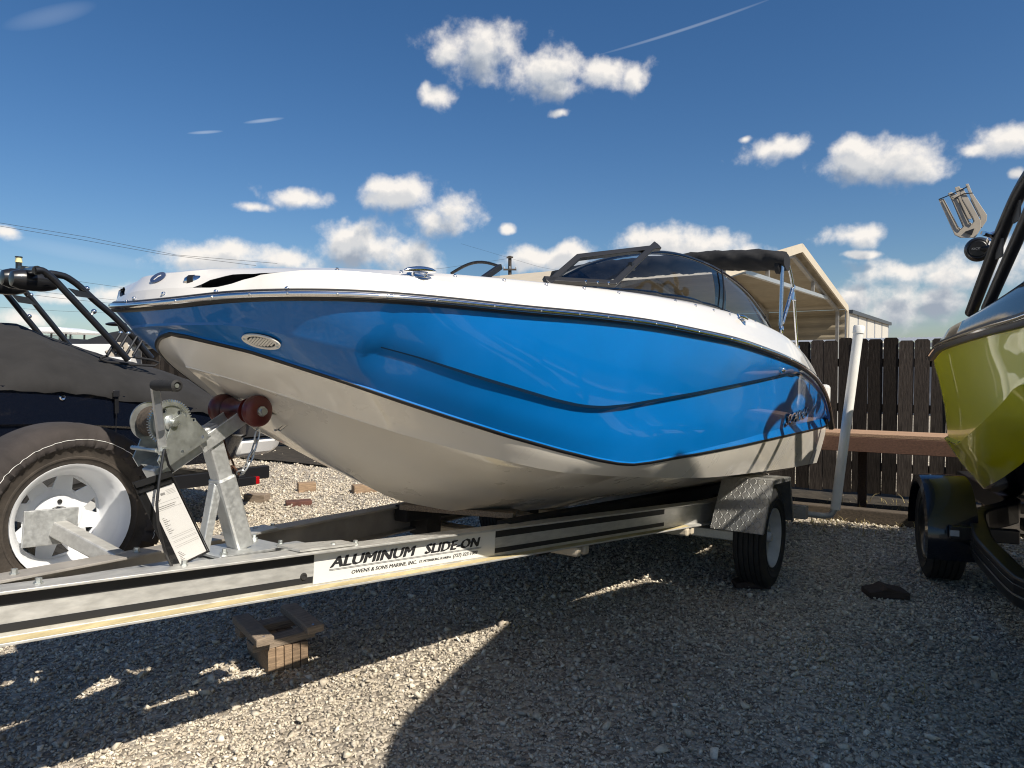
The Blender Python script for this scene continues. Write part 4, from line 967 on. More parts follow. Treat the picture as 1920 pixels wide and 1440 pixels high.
white_rows = [Dl, mix(Dl, Cl, .3, .006), mix(Dl, Cl, .65, .006), Cl, mix(Cl, Ql, .03), mix(Cl, Ql, .25, .012), mix(Cl, Ql, .5, .02), mix(Cl, Ql, .75, .012), Ql]
fl_ = np.clip((2.0-uC)/.8, 0, 1)*.0; 
white_rows[4] = Cl.copy(); ch = np.clip((2.25-uC)/.7, 0, 1); white_rows[4][:, 1] -= .055*ch + .004*blend; white_rows[4][:, 2] -= .004 - .008*ch; white_rows[4][0,1] = 0
def both(rows):
    o = MB(); o.loft([list(r) for r in rows]); o.loft([[V3(p[0], -p[1], p[2]) for p in r] for r in rows]); return o
hb = both(blue_rows).build('hull_side', 'blue', boat, smooth=True, autosmooth=20); tag(hb, 'glossy blue hull side with angular creases')
wb = both(white_rows)
# transom
tr = [r[-1] for r in blue_rows] + [r[-1] for r in white_rows[1:]]; n = len(tr)
wb.add(tr + [V3(p[0], -p[1], p[2]) for p in tr], [(i, i+1, n+i+1, n+i) for i in range(n-1)])
hw = wb.build('hull_bottom', 'hull_white', boat, smooth=True, autosmooth=20)
def ribbon(line, a, b, name, m_, rad, n=6, off=(0,0,0), flat=None):
    P = [V3(*p) + V3(*off) for p in line[a:b]]; o = MB(); o.tube(P, rad, n); o.tube([V3(p[0], -p[1], p[2]) for p in P], rad, n); return o.build(name, m_, boat, smooth=True)
def band(l0, l1, name, m_, out=.0025, a=0):
    o = MB(); n = len(l0); r0, r1 = [], []
    for i in range(a, n):
        t = l0[min(i+1, n-1)] - l0[max(i-1, 0)]; d = l1[i]-l0[i]; nn = nrm(np.cross(d, t)); nn = nn if nn[1] >= 0 else -nn
        r0.append(l0[i]+nn*out); r1.append(l1[i]+nn*out)
    for s in (1, -1):
        o.loft([[V3(p[0], s*p[1], p[2]) for p in r0], [V3(p[0], s*p[1], p[2]) for p in r1]])
    ob = o.build(name, m_, boat, smooth=True); sm = ob.modifiers.new('s', 'SOLIDIFY'); sm.thickness = .003; sm.offset = 0; return ob
dn = white_rows[1]; lw = np.linalg.norm(dn-Dl, axis=1)[:, None]; band(Dl + (Sl-Dl)*.0, Dl + (dn-Dl)*np.clip(.016/np.maximum(lw, .02), 0, .9), 'boot_stripe', 'black_vinyl', .0015)

kk = np.where((uK < 3.2) & (uK > -.45))[0]; k0, k1 = kk[0], kk[-1]+1  # dark strip along the crease, standing in for the groove's shade
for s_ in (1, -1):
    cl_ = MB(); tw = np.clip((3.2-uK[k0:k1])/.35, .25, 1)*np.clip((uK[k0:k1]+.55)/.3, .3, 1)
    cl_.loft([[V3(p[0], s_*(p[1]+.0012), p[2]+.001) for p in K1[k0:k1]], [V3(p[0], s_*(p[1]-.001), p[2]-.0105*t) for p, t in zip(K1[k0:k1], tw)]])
    cl_.build('crease_shade_strip', 'crease_shade_blue', boat, smooth=True)
# rub rail: black vinyl with a polished insert
def outward(line):
    n = len(line); o = []
    for i in range(n):
        t = line[min(i+1,n-1)] - line[max(i-1,0)]; q = nrm(V3(-t[1], t[0], 0)); q = q if (q[1] > 0 or (i < 3 and q[0] > 0)) else -q
        if i == 0: q = V3(1,0,0)
        o.append(q)
    return np.array(o)
Rc = np.stack([U, Bv, Rw], 1); On = outward(Rc)
def rail_sweep(prof, name, m_, smooth=True):
    o = MB()
    for s in (1, -1):
        rows = []
        for p, q in zip(Rc, On): rows.append([V3(p[0]+q[0]*a, s*(p[1]+q[1]*a), p[2]+b) for a, b in prof])
        o.loft(rows, wrap=True)
    return o.build(name, m_, boat, smooth=smooth, autosmooth=50)
rail_sweep([(-.03,-.019),(.002,-.019),(.009,-.014),(.011,-.009),(.011,.009),(.008,.014),(.002,.019),(-.03,.019)], 'rub_rail', 'black_vinyl')
ins = rail_sweep([(.008,-.009),(.014,-.008),(.018,-.004),(.019,.002),(.017,.007),(.013,.010),(.008,.010)], 'rail_insert', 'chrome')

# deck
T_w = pchip([-2.25,-2.0,-1.4,-.35,.5,1.16,1.76,2.17,2.52,2.75,2.96,3.22,3.36,3.485,3.58,3.63,3.66],[1.06,1.16,1.285,1.372,1.382,1.362,1.333,1.307,1.280,1.263,1.247,1.226,1.214,1.200,1.192,1.188,1.182], U)
L_w = pchip([-2.25,-1.97,-1.57,-.8,0,1.1,2.4,3.0,3.3,3.43,3.49,3.557,3.585,3.61,3.66],[.80,.96,1.09,1.20,1.235,1.255,1.222,1.20,1.195,1.184,1.170,1.146,1.126,1.115,1.116], U)
R1 = np.stack([U, Bv-.004, Rw+.014], 1)
Lp = np.stack([U - .012*(F_ < .02), np.maximum(Bv-.020*blend-.006, 0), np.maximum(L_w, Rw+.032)], 1); Lp[0,1] = 0
gap = pchip([-9,3.48,3.49,3.53,3.56,3.585,3.605,3.632,9],[0,0,0,.006,.018,.032,.030,0,0], U)
Lg = Lp.copy(); Lg[:, 2] += gap; Lg[:, 1] = np.maximum(Lg[:, 1] - gap*.4, 0); Lg[:,0] -= gap*.25
inb = pchip([-2.25,0,2.5,3.2,3.45,3.58,3.66],[.10,.10,.10,.105,.11,.10,.0], U)
Tl = np.stack([U - .05*(1-blend) - .01, np.maximum(Bv-inb, 0), T_w], 1); Tl[0] = (3.605, 0, 1.182)
T2 = np.stack([U - .15*(1-blend)-.01, np.maximum(Bv-inb-.13*blend, 0), T_w + .030*np.clip((3.2-U)/1.5, .12, 1.4)], 1); T2[0] = (3.48, 0, 1.20)
T3 = np.stack([U - .30*(1-blend)-.01, np.maximum(Bv-inb-.24*blend, 0)*np.where(U > 3.2, .8, 1), T_w + .030*np.clip((3.2-U)/1.5, .12, 1.2)], 1); T3[0] = (3.30, 0, 1.205)
T4 = T3.copy(); T4[:, 2] -= .35; T4[:, 1] -= .03*blend
wt = lambda a, b, t: a*(1-t)+b*t
both([R1, Lp]).build('deck_lip', 'white', boat, smooth=True)
dk = both([Lg, wt(Lg, Tl, .5), wt(Lg, Tl, .9), wt(Tl, T2, .12), wt(Tl, T2, .5), T2, T3, T4]).build('deck', 'white', boat, smooth=True, autosmooth=26)
sel = np.where(gap > .0015)[0]
i0, i1 = sel[0], sel[-1]+1
cv = []
for s_, a_ in ((Lp, 0), (Lp, .035), (Lg, .035), (Lg, 0)):
    q = s_[i0:i1].copy(); q[:,1] = np.maximum(q[:,1]-a_*.9, .002); q[:,0] -= a_*.7; q[:,2] += (-.002 if s_ is Lp else -.001 if a_ == 0 else -.012); cv.append(q)
for s_ in (1, -1): MB().loft([[V3(p[0], s_*p[1], p[2]) for p in r] for r in cv]).build('bow_recess', 'black_vinyl', boat)
# floor of the cockpit (hidden below the coaming)
sole = [V3(3.0,.30,.86), V3(2.2,.62,.84), V3(1.0,.82,.82), V3(-1.9,.82,.80)]
MB().add(sole + [V3(p[0], -p[1], p[2]) for p in sole], [(0,1,5,4),(1,2,6,5),(2,3,7,6)]).build('cockpit_sole', 'white', boat)
aft = [T2[-1], V3(-2.2, .6, 1.12), V3(-2.2, -.6, 1.12), V3(T2[-1][0], -T2[-1][1], T2[-1][2])]
sel2 = [p for p in T3 if -2.0 > p[0]]
MB().box((-2.02, 0, 1.0), (.34, 1.75, .40)).build('stern_seat', 'white', boat, bevel=.05)
wrp = MB(); wrp.box((-2.20, 1.02, 1.02), (.10, .12, .26)); wrp.box((-2.2, -1.02, 1.02), (.10, .12, .26)); wrp.build('stern_corner', 'white', boat, bevel=.03)
MB().box((-2.46, 0, .60), (.48, 1.9, .06)).build('swim_platform', 'white', boat, bevel=.025)

def bvh_of(*obs):
    vs, fs = [], []
    for o in obs:
        k = len(vs); vs += [v.co[:] for v in o.data.vertices]; fs += [[i+k for i in p.vertices] for p in o.data.polygons]
    return BVHTree.FromPolygons(vs, fs)
bpy.context.view_layer.update()
lip = [o for o in boat.children if o.name.startswith('deck_lip')][0]
BV = bvh_of(dk, lip, hb, hw, ins)
def surf(x, y):
    return TF.hit(BV, x, y)
# snap buttons
proto = MB().lathe([(0,.0075),(.0035,.007),(.0055,.005),(.0055,.002),(.0075,.001),(.0078,0)], (0,0,0), (0,0,1), 12)
sn = None
for x, y in ((238,566),(252,560),(307,551),(405,547),(538,541),(632,506),(752,511),(853,518),(945,526),(1024,534),(1095,541),(1160,549),(1266,564),(1304,573),(1338,582),(1368,590),(1416,603)):
    p, n = surf(x, y)
    if p is None: continue
    Mx = Matrix.Translation(Vector(p)) @ Vector(n).to_track_quat('Z', 'Y').to_matrix().to_4x4()
    if sn is None: sn = proto.build('snap_button', 'chrome', boat, smooth=True); sn.matrix_local = Mx
    else: copy_part(sn, boat, M=Mx)
sc = None; proto = MB().lathe([(0,.002),(.003,.0015),(.0045,0)], (0,0,0), (0,0,1), 8)
for k in range(6, len(Rc)-6, 4):
    p = Rc[k] + On[k]*.0185; Mx = Matrix.Translation(Vector(p)) @ Vector(On[k]).to_track_quat('Z', 'Y').to_matrix().to_4x4()
    if sc is None: sc = proto.build('rail_screw', 'zinc_plate', boat); sc.matrix_local = Mx
    else: copy_part(sc, boat, M=Mx)
# pull-up cleats
def cleat(x, y, ln, out=.022, t=None):
    p, n = surf(x, y)
    if p is None: return
    t = nrm(V3(-1, .15, 0) if t is None else t); t = nrm(t - n*np.dot(t, n)); b = np.cross(n, t); o = MB(); pa = []
    for i in range(9):
        s = -1 + 2*i/8; pa.append(p + t*s*ln/2 + n*(out*(1-.25*s*s)))
    o.tube(pa, [.003+.008*math.sqrt(max(0, 1-(-1+2*i/8)**2)) for i in range(9)], 10); o.build('cleat', 'chrome', boat, smooth=True)
    lg = MB()
    for s in (-.2, .2): lg.tube([p + t*s*ln, p + t*s*ln + n*out*.9], .0055, 8)
    lg.lathe([(0,.002),(ln*.3,.0015),(ln*.32,0)], p, n, 16); lg.build('cleat_base', 'chrome', boat, smooth=True)
cleat(786, 517, .135); cleat(1390, 599, .13, .02); cleat(1508, 660, .13, .025)
# bow vent with slats
def vent():
    p, n = surf(491, 638); t = nrm(V3(-.69,.72,0)); t = nrm(t - n*np.dot(t,n)); b = np.cross(n, t); b = b if b[2] > 0 else -b
    a_, c_ = .063, .033; X, Y = t, b
    if np.dot(np.cross(X, Y), n) < 0: X = -X
    el = lambda k, m: [(k*math.cos(2*math.pi*i/40), m*math.sin(2*math.pi*i/40)) for i in range(40)]
    ring = MB().plate([el(a_, c_), el(a_*.72, c_*.76)], p + n*.004, X, Y, .005).build('vent_grille', 'hull_white', boat, bevel=.0015)
    MB().plate([el(a_*.97, c_*.97)], p - n*.004, X, Y, .006).build('vent_back', 'black_vinyl', ring)
    for k in range(9):
        s = -.62 + k*.155; w = math.sqrt(max(0, 1-(s/.76)**2))*a_*.72
        c = p + n*.006 + X*(s*a_*.93)
        d = nrm(X*.52 + Y*.85); hh = c_*.76*math.sqrt(max(.05, 1-(s/.72)**2))*.95
        MB().beam(c - d*hh, c + d*hh, .0062, .005, up=n).build('slat', 'hull_white', ring)
    for s, yy in ((-.86, 0), (.84, .25), (.84, -.25)): MB().lathe([(0,.0015),(.004,.001),(.0045,0)], p + n*.009 + X*s*a_ + Y*yy*c_, n, 8).build('screw', 'zinc_plate', ring)
vent()
# bow light in its recess, emblem and bow eye
q = TF.v(366, 527, .175); MB().lathe([(0,.05),(.010,.045),(.017,.02),(.019,0),(.019,-.02),(.014,-.03)], q, V3(-.55,.83,.1), 20).build('docking_light', 'chrome', boat, smooth=True)
MB().lathe([(.018,-.02),(.0205,-.018),(.0205,.0),(.018,.002)], q, V3(-.55,.83,.1), 20).build('light_bezel', 'black_vinyl', boat, smooth=True)
def emblem():
    p, n = surf(297, 521)
    if p is None: return
    t = nrm(np.cross((0,0,1), n)); b = np.cross(n, t); d = nrm(t*.35+b*.94); e = np.cross(n, d)
    el = lambda k, m: [(k*math.cos(2*math.pi*i/36), m*math.sin(2*math.pi*i/36)) for i in range(36)]
    o = MB().plate([el(.034, .024)], p + n*.0005, t, b, .003).build('bow_emblem', 'emblem_blue', boat)
    MB().plate([[(-.012,-.011),(-.006,-.012),(.002,.0),(.013,.004),(.010,.010),(-.001,.006)]], p + n*.0037, t, b, .0006).build('emblem_mark', 'decal_white', o)
emblem()
q, n_ = surf(540, 780)
if q is not None:
    q = V3(3.07, .0, .685); MB().tube([q + V3(.0, .012, -.01), q + V3(.03,.012,-.03), q + V3(.032,-.012,-.032), q + V3(.0,-.012,-.01)], .005, 8).build('bow_eye', 'chrome', boat, smooth=True)
# badge near the stern
def badge():
    p, n = surf(1470, 797); p2, n2 = surf(1510, 780)
    if p is None or p2 is None: return
    t = nrm(p2-p); n = nrm(n+n2); n = nrm(n - t*np.dot(n,t)); b = np.cross(n, t)
    wd = np.linalg.norm(p2-p)
    text_mesh('SCARAB', .105, 'lettering', 'black_vinyl', boat, p + n*.006 - b*.004 - t*.004, t, b, .002, .3, .004, wd*1.03)
    text_mesh('SCARAB', .105, 'lettering', 'chrome', boat, p + n*.011, t, b, .002, .3, .0, wd)
badge()
pl, nl = surf(1467, 694)
if pl is not None: MB().lathe([(0,.018),(.012,.016),(.02,.006),(.02,0)], pl, nl, 12).build('hull_fitting', 'chrome', boat, smooth=True)

# windshield
def windshield():
    topk = [(2.13,.66,1.385),(1.98,.72,1.47),(1.75,.80,1.56),(1.45,.87,1.635),(1.13,.90,1.675),(.73,.918,1.693),(.35,.925,1.685),(.05,.925,1.66),(-.3,.92,1.595),(-.6,.91,1.515),(-.78,.905,1.455)]
    tt = np.linspace(0, 1, len(topk)); ts = np.linspace(0, 1, 41); top = np.stack([pchip(tt, [p[i] for p in topk], ts) for i in range(3)], 1)
    base = []
    for p in top:
        u = p[0]; i = int(np.argmin(np.abs(T3[:,0]-u))); base.append(V3(u + .12*math.sin(math.pi*(np.clip((2.13-u)/2.9,0,1)))*.6, abs(T2[i][1])*.62+abs(T3[i][1])*.38, T2[i][2]+.003))
    base = np.array(base); base[:,2] = np.minimum(base[:,2], top[:,2]-.004)
    def pan(s, a, b, lo, hi, name, m_, out=0.0, parent=boat):
        r0 = [base[i]*(1-lo)+top[i]*lo for i in range(a, b)]; r1 = [base[i]*(1-hi)+top[i]*hi for i in range(a, b)]; rows = []
        for k in range(5):
            t = k/4; rows.append([V3(p[0], s*(p[1]*(1-t)+q[1]*t + .012*math.sin(math.pi*t) + out), p[2]*(1-t)+q[2]*t) for p, q in zip(r0, r1)])
        return MB().loft(rows).build(name, m_, parent, smooth=True)
    dv = 21
    for s in (1, -1):
        g = pan(s, 0, 41, 0, 1, 'side_glass', 'tinted_glass')
        # tinted ceramic border, divider and top trim
        for a, b, lo, hi in ((0,41,0,.10),(0,41,.93,1),(dv-1,dv+2,.10,.93),(0,4,.10,.93),(35,41,.10,.93)): pan(s, a, b, lo, hi, 'glass_border', 'border_glass', .0015, g)
        MB().tube([V3(p[0], s*p[1], p[2]) for p in top], .006, 6).build('glass_trim', 'black_vinyl', g, smooth=True)
        MB().tube([V3(*(base[dv]*(1-t)+top[dv]*t)*V3(1,s,1)) + V3(0, s*(.016+.012*math.sin(math.pi*t)), 0) for t in (0,.25,.5,.75,1)], .005, 6).build('glass_divider', 'black_metal', g, smooth=True)
        MB().tube([V3(p[0], s*(p[1]+.004), p[2]) for p in base], .007, 6).build('base_trim', 'black_vinyl', g, smooth=True)
    # windshield front pane of each side, then the opened centre pane folded over to port
    for s in (-1,):
        P = [TF.v(x, y, v) for x, y, v in ((885,524,-.28),(925,524,-.28),(940,500,-.28),(850,512,-.60))]
    C4 = [TF.v(1022,529,.80), TF.v(1080,479,.80), TF.v(1233,461,.96), TF.v(1155,536,.96)]
    fr = MB(); th = .026
    cp = bpy.data.objects.new('centre_windshield', None); COL.objects.link(cp); cp.parent = boat
    nn = nrm(np.cross(C4[1]-C4[0], C4[3]-C4[0]))
    for i in range(4):
        a, b = C4[i], C4[(i+1) % 4]; d = nrm(b-a); cdir = nrm(np.cross(nn, d)); m = (C4[0]+C4[1]+C4[2]+C4[3])/4
        cdir = cdir if np.dot(m-a, cdir) > 0 else -cdir
        MB().beam(a + cdir*th*.5 - d*(.0 if i % 2 else 0), b + cdir*th*.5, .022, th, up=cdir).build('pane_frame', 'black_vinyl', cp, bevel=.003)
    MB().add([p + (sum(C4)/4 - p)*.05 for p in C4], [(0,1,2,3)]).build('pane', 'clear_glass', cp)
    q = C4[3]*.55 + C4[2]*.45 + (C4[0]-C4[3])*.07; MB().box(q, (.04, .02, .03)).build('pane_latch', 'black_vinyl', cp)
    for t in (.55, .72, .88): 
        q = C4[0]*(1-t)+C4[3]*t + V3(0,0,.01); MB().lathe([(0,.008),(.007,.006),(.008,0)], q, (0,1,0), 8).build('hinge_screw', 'chrome', cp)
    # starboard centre post
    a = V3(1.85, -.30, 1.33); b = V3(1.50, -.30, 1.60)
    a, b = TF.v(908, 521, -.25), TF.v(938, 500, -.25)
    MB().beam(a - (b-a)*.2, b, .03, .035).build('windshield_post', 'black_vinyl', boat, bevel=.003)
    c = TF.v(846, 513, -.62)
    pts = [c*(1-t)+b*t + V3(0,0,.05*math.sin(math.pi*t)) for t in np.linspace(0,1,12)]; lo = [V3(p[0], p[1], 1.30) for p in pts]
    g = MB().loft([lo, pts]).build('front_pane', 'tinted_glass', boat, smooth=True); MB().tube(pts, .010, 6).build('pane_trim', 'black_vinyl', g, smooth=True)
windshield()

# folded bimini in its black boot with the tube frame
def bimini():
    bi = bpy.data.objects.new('bimini_top', None); COL.objects.link(bi); bi.parent = boat
    rows = []; n = 60
    for i in range(n+1):
        v = -1.02 + 2.04*i/n; e = abs(v)/1.02; zc = 2.06 - .05*e**4; rr = .075*(1-.15*e**6); row = []
        for k in range(20):
            a = 2*math.pi*k/20; wv = 1 + .06*math.sin(v*34+k*1.3) + .05*math.sin(v*61+k*2.1+1) + .04*math.sin(v*13+k*.7)
            row.append(V3(-.66 + math.cos(a)*rr*1.5*wv, v, zc - .01 + math.sin(a)*rr*wv*(1.0 if math.sin(a) > 0 else 1.15)))
        rows.append(row)
    o = MB(); o.loft(rows, wrap=True); o.add(rows[0], [tuple(range(20))]); o.add(rows[-1], [tuple(range(20))]); o.build('canvas_boot', 'canvas_black', bi, smooth=True, autosmooth=60)
    for s in (1, -1):
        f = lambda u, w, v=1.0: V3(u, s*v, w)
        MB().tube([f(-.60,2.0), f(-.60,1.50)], .0135, 12).build('bimini_tube', 'steel_tube', bi, smooth=True)
        MB().tube([f(-.74,2.02), f(-.88,1.93), f(-.95,1.86), f(-.955,1.84)], .0135, 12).build('bimini_tube', 'steel_tube', bi, smooth=True)
        MB().tube([f(-.95,1.84), f(-.66,1.53)], .0135, 12).build('bimini_tube', 'steel_tube', bi, smooth=True)
        MB().tube([f(-.97,1.84), f(-1.17,1.40)], .0115, 12).build('bimini_strut', 'chrome', bi, smooth=True)
        for u, w in ((-.63,1.475),(-.96,1.845),(-1.18,1.385)):
            j = MB(); j.lathe([(0,.03),(.014,.026),(.018,.01),(.018,-.01),(.014,-.026),(0,-.03)], f(u, w), (0,0,1), 10); j.tube([f(u-.012, w-.03), f(u-.012, w-.09)], .010, 8); j.lathe([(0,.008),(.024,.004),(.026,0)], f(u-.012, w-.095), (0,0,1), 12); j.build('bimini_joint', 'chrome', bi, smooth=True)
        MB().lathe([(.02,-.03),(.05,-.02),(.055,.01),(.03,.03)], f(-.62, 1.95, .97), (0,1,0), 14).build('boot_end', 'canvas_black', bi, smooth=True)
bimini()

# ------------------------------------------------------------------ lime wake boat on the right (stern to the fence, bow beside the camera)
GF = Frame((3.315 + 1.24*math.cos(R(21)), 5.66 - 1.24*math.sin(R(21)), 0), 21, 1.0)
lime = root('wakeboard_boat', 'lime green and black wakeboard boat with tower on a black trailer', 'boat', M=GF.M)
def lime_boat():
    Ug = np.concatenate([np.linspace(0, .5, 10), np.linspace(.6, 6.0, 44)])
    vr = pchip([0,.04,.12,.25,.6,2,4,4.6,5.2,5.7,5.9,6.0],[-1.205,-1.225,-1.235,-1.24,-1.245,-1.26,-1.24,-1.13,-.90,-.58,-.40,-.30], Ug)
    def zline(pts, off, tail):
        us, ws = [], []
        for x, y in pts:
            c, d = GF.pr(x, y); k = (-1.24+off - c[1])/d[1]; p = c + d*k; us.append(p[0]); ws.append(p[2])
        o = np.argsort(us); us = list(np.array(us)[o]); ws = list(np.array(ws)[o]); us += [u for u, _ in tail]; ws += [w for _, w in tail]
        return pchip(us, ws, Ug)
    zr = zline([(1745,668),(1762,650),(1795,637),(1830,626),(1870,614),(1915,602)], 0, [(4.0,1.78),(5.4,1.86),(6.7,1.90)])
    zc = zline([(1797,822),(1830,797),(1860,772),(1890,745),(1918,716)], .10, [(4.2,1.45),(5.6,1.62),(6.7,1.72)])
    zb = zline([(1803,903),(1840,886),(1880,860),(1918,834)], .26, [(3.8,1.12),(5.2,1.36),(6.7,1.6)])
    line = lambda v, z: np.stack([Ug, v, z], 1)
    Rr = line(vr, zr); R2 = line(vr+.02, zr-.035); Cc = line(vr+.065, zc); Cm = line(vr+.04, zc-.018)
    Bb = line(np.minimum(vr+.27, -.02), zb)
    ins = lambda a, b, t, k=0: np.stack([Ug, a[:,1]*(1-t)+b[:,1]*t + k*4*t*(1-t), a[:,2]*(1-t)+b[:,2]*t], 1)
    up = [R2, ins(R2,Cc,.08,.006), ins(R2,Cc,.25,.012), ins(R2,Cc,.6,.014), ins(R2,Cc,.9,.006), Cc, Cm, ins(Cm,Bb,.15,-.012), ins(Cm,Bb,.5,-.015), Bb]
    rake = lambda q, off: np.stack([q[:,0]+off*(1-q[:,0]/6.0), q[:,1], q[:,2]], 1)
    Kl = line(Ug*0, np.minimum(zb-.16, .38+.02*Ug + np.clip(Ug-4,0,3)**2*.16))
    dn = [Bb, ins(Bb,Kl,.3,-.02), ins(Bb,Kl,.7,-.02), Kl]
    up = [rake(q, off) for q, off in zip(up, (0,.02,.09,.21,.30,.33,.335,.35,.39,.45))]; dn = [rake(q, .45) for q in dn]
    def two(rows):
        o = MB(); o.loft([list(r) for r in rows]); o.loft([[V3(p[0],-p[1],p[2]) for p in r] for r in rows]); return o
    h = two(up); t = [r[0] for r in up] + [r[0] for r in dn[1:]]; n = len(t)
    h.add(t + [V3(p[0],-p[1],p[2]) for p in t], [(i,i+1,n+i+1,n+i) for i in range(n-1)])
    t = [r[-1] for r in up] + [r[-1] for r in dn[1:]]; h.add(t + [V3(p[0],-p[1],p[2]) for p in t], [(i,i+1,n+i+1,n+i) for i in range(n-1)])
    h.build('hull_side', 'lime', lime, smooth=True, autosmooth=22)
    two(dn).build('hull_bottom', 'deck_black', lime, smooth=True)
    prof = [(.03,-.035),(-.008,-.035),(-.02,-.02),(-.022,.01),(-.015,.03),(.03,.035)]
    def sweep(pr, name, m_):
        o = MB()
        for s in (1,-1): o.loft([[V3(p[0]-(.02 if i == 0 else 0), s*(p[1]+a), p[2]+b) for a, b in pr] for i, p in enumerate(Rr)], wrap=True)
        o.build(name, m_, lime, smooth=True, autosmooth=50)
    sweep(prof, 'rub_rail', 'black_vinyl'); sweep([(-.016,-.012),(-.028,-.008),(-.031,.002),(-.026,.012),(-.016,.014)], 'rail_insert', 'chrome')
    D1 = line(vr+.03, zr+.04); D2 = line(vr+.07, zr+.14); D3 = line(np.minimum(vr+.17,-.05), zr+pchip([0,.3,1,2,2.8,4.2,5,6.7],[.09,.14,.20,.27,.33,.27,.23,.2], Ug)); D4 = line(np.minimum(vr+.34,-.04), zr+pchip([0,.3,1,2,2.8,4.2,5,6.7],[.09,.16,.23,.30,.36,.29,.24,.2], Ug)); D5 = line(np.minimum(vr+.38,-.03), zr)
    d = two([D1, D2, ins(D2,D3,.5,-.012), D3, D4, D5]); 
    tt = [r[0] for r in (Rr, D1, D2, D3, D4, D5)]; n = len(tt); d.add(tt+[V3(p[0],-p[1],p[2]) for p in tt], [(i,i+1,n+i+1,n+i) for i in range(n-1)])
    dkk = d.build('deck', 'deck_black', lime, smooth=True, autosmooth=30)
    MB().add([D4[0]+V3(.1,0,-.02), D4[25]+V3(0,0,-.1), D4[-1]+V3(0,0,-.02), *(V3(p[0],-p[1],p[2]) for p in (D4[-1]+V3(0,0,-.02), D4[25]+V3(0,0,-.1), D4[0]+V3(.1,0,-.02)))], [(0,1,4,5),(1,2,3,4)]).build('cockpit_cover', 'black_vinyl', lime)
    bv = bvh_of(dkk)
    for x, y in ((1800,571),(1822,558),(1852,547),(1891,534)):
        p, n_ = GF.hit(bv, x, y)
        if p is not None: MB().lathe([(0,.010),(.006,.009),(.008,.005),(.006,.002),(.009,0)], p, n_, 10).build('snap_button', 'chrome', lime, smooth=True)
    p, n_ = GF.hit(bv, 1819, 572)
    if p is not None:
        t_ = nrm(V3(1,-.1,.1)); t_ = nrm(t_ - n_*np.dot(t_,n_)); pa = [p + t_*s*.075 + n_*(.022*(1-s*s*.3)) for s in (-1,-.6,0,.6,1)]
        MB().tube(pa, [.004,.010,.012,.010,.004], 10).build('cleat', 'chrome', lime, smooth=True)
        MB().lathe([(0,.006),(.03,.004),(.034,0)], p, n_, 16).build('cleat_base', 'chrome', lime, smooth=True)
    # windshield
    rows = []
    for k in range(5):
        t = k/4; rows.append([V3(p[0], p[1]+.02+.16*t, p[2]-.005+.30*t*min(1, max(0, (p[0]-.9)/1.0))) for p in D3[8:40]])
    for s in (1,-1):
        MB().loft([[V3(p[0], -s*p[1], p[2]) for p in r] for r in rows]).build('side_glass', 'tinted_glass', lime, smooth=True)
        MB().tube([V3(p[0], -s*p[1], p[2]) for p in rows[-1]], .014, 6).build('glass_trim', 'deck_black', lime, smooth=True)
    # tower
    tb = bpy.data.objects.new('tower', None); COL.objects.link(tb); tb.parent = lime
    def tp(x, y, v): return GF.v(x, y, v)
    P0, P1, P2, P3 = tp(1846,520,-.98), tp(1868,462,-.98), tp(1897,392,-.97), tp(1922,343,-.95)
    d_ = nrm(P3-P2); path = [P0 - (P1-P0)*1.3, P0, P1, P2, P3, P3 + d_*.35 + V3(.12,.05,0), P3 + d_*.62 + V3(.35,.2,-.05)]
    top = path[-1]; full = path + [V3(top[0]+.12, -.3, top[2]+.1), V3(top[0]+.12, .3, top[2]+.1)] + [V3(p[0], -p[1], p[2]) for p in reversed(path)]
    def smooth_path(P, n=6):
        P = np.array(P); tt = np.linspace(0,1,len(P)); return np.stack([pchip(tt, P[:,i], np.linspace(0,1,len(P)*n)) for i in range(3)], 1)
    MB().tube(smooth_path(full), .042, 14).build('tower_tube', 'black_vinyl', tb, smooth=True)
    Q = [tp(1876,520,-1.0), tp(1898,470,-1.0), tp(1925,410,-1.0)]; q_ = nrm(Q[2]-Q[1]); Q = [Q[0]-(Q[1]-Q[0])*1.3] + Q + [Q[2]+q_*.5, Q[2]+q_*.9+V3(.2,.15,-.02)]
    full2 = Q + [V3(Q[-1][0]+.1,-.3,Q[-1][2]+.08), V3(Q[-1][0]+.1,.3,Q[-1][2]+.08)] + [V3(p[0],-p[1],p[2]) for p in reversed(Q)]
    MB().tube(smooth_path(full2), .036, 14).build('tower_tube', 'black_vinyl', tb, smooth=True)
    for k in (0, 1):
        a = P1*(1-k*.6)+P3*k*.6; b = a + V3(.16,.0,-.06); MB().box((a+b)/2, (.14,.012,.12)).build('tower_plate', 'black_vinyl', tb)
    # canvas sun top stretched over the tower
    bt = []
    for i in range(25):
        u = 2.52 + 3.55*i/24; row = []
        for j in range(21):
            v = -1.22 + 2.44*j/20; e = abs(v)/1.22; tu_ = (u-2.52)/3.55; cr = max(0, (u-5.0)/1.07); c2 = max(0, (3.72-u)/.77)
            vv_ = v*(1 - .42*cr**1.6); row.append(V3(u, vv_, 2.76 - .06*e**2 - .03*(2*tu_-1)**2 - .40*c2))
        bt.append(row)
    o_ = MB().loft(bt).build('sun_top', 'canvas_black', tb, smooth=True); sm_ = o_.modifiers.new('s', 'SOLIDIFY'); sm_.thickness = .02
    for u_ in (3.8, 4.4, 5.0):
        for s in (1, -1): MB().tube([V3(4.2, s*1.0, 1.95), V3(u_, s*1.19, 2.69)], .013, 8).build('top_strut', 'black_metal', tb)
    # clamp, speaker and board rack outside the starboard leg
    cl = tp(1868,448,-.98); ax = nrm(P2-P1); MB().lathe([(.043,-.018),(.055,-.018),(.055,.018),(.043,.018)], cl, ax, 20, True).build('rack_clamp', 'chrome', tb, smooth=True)
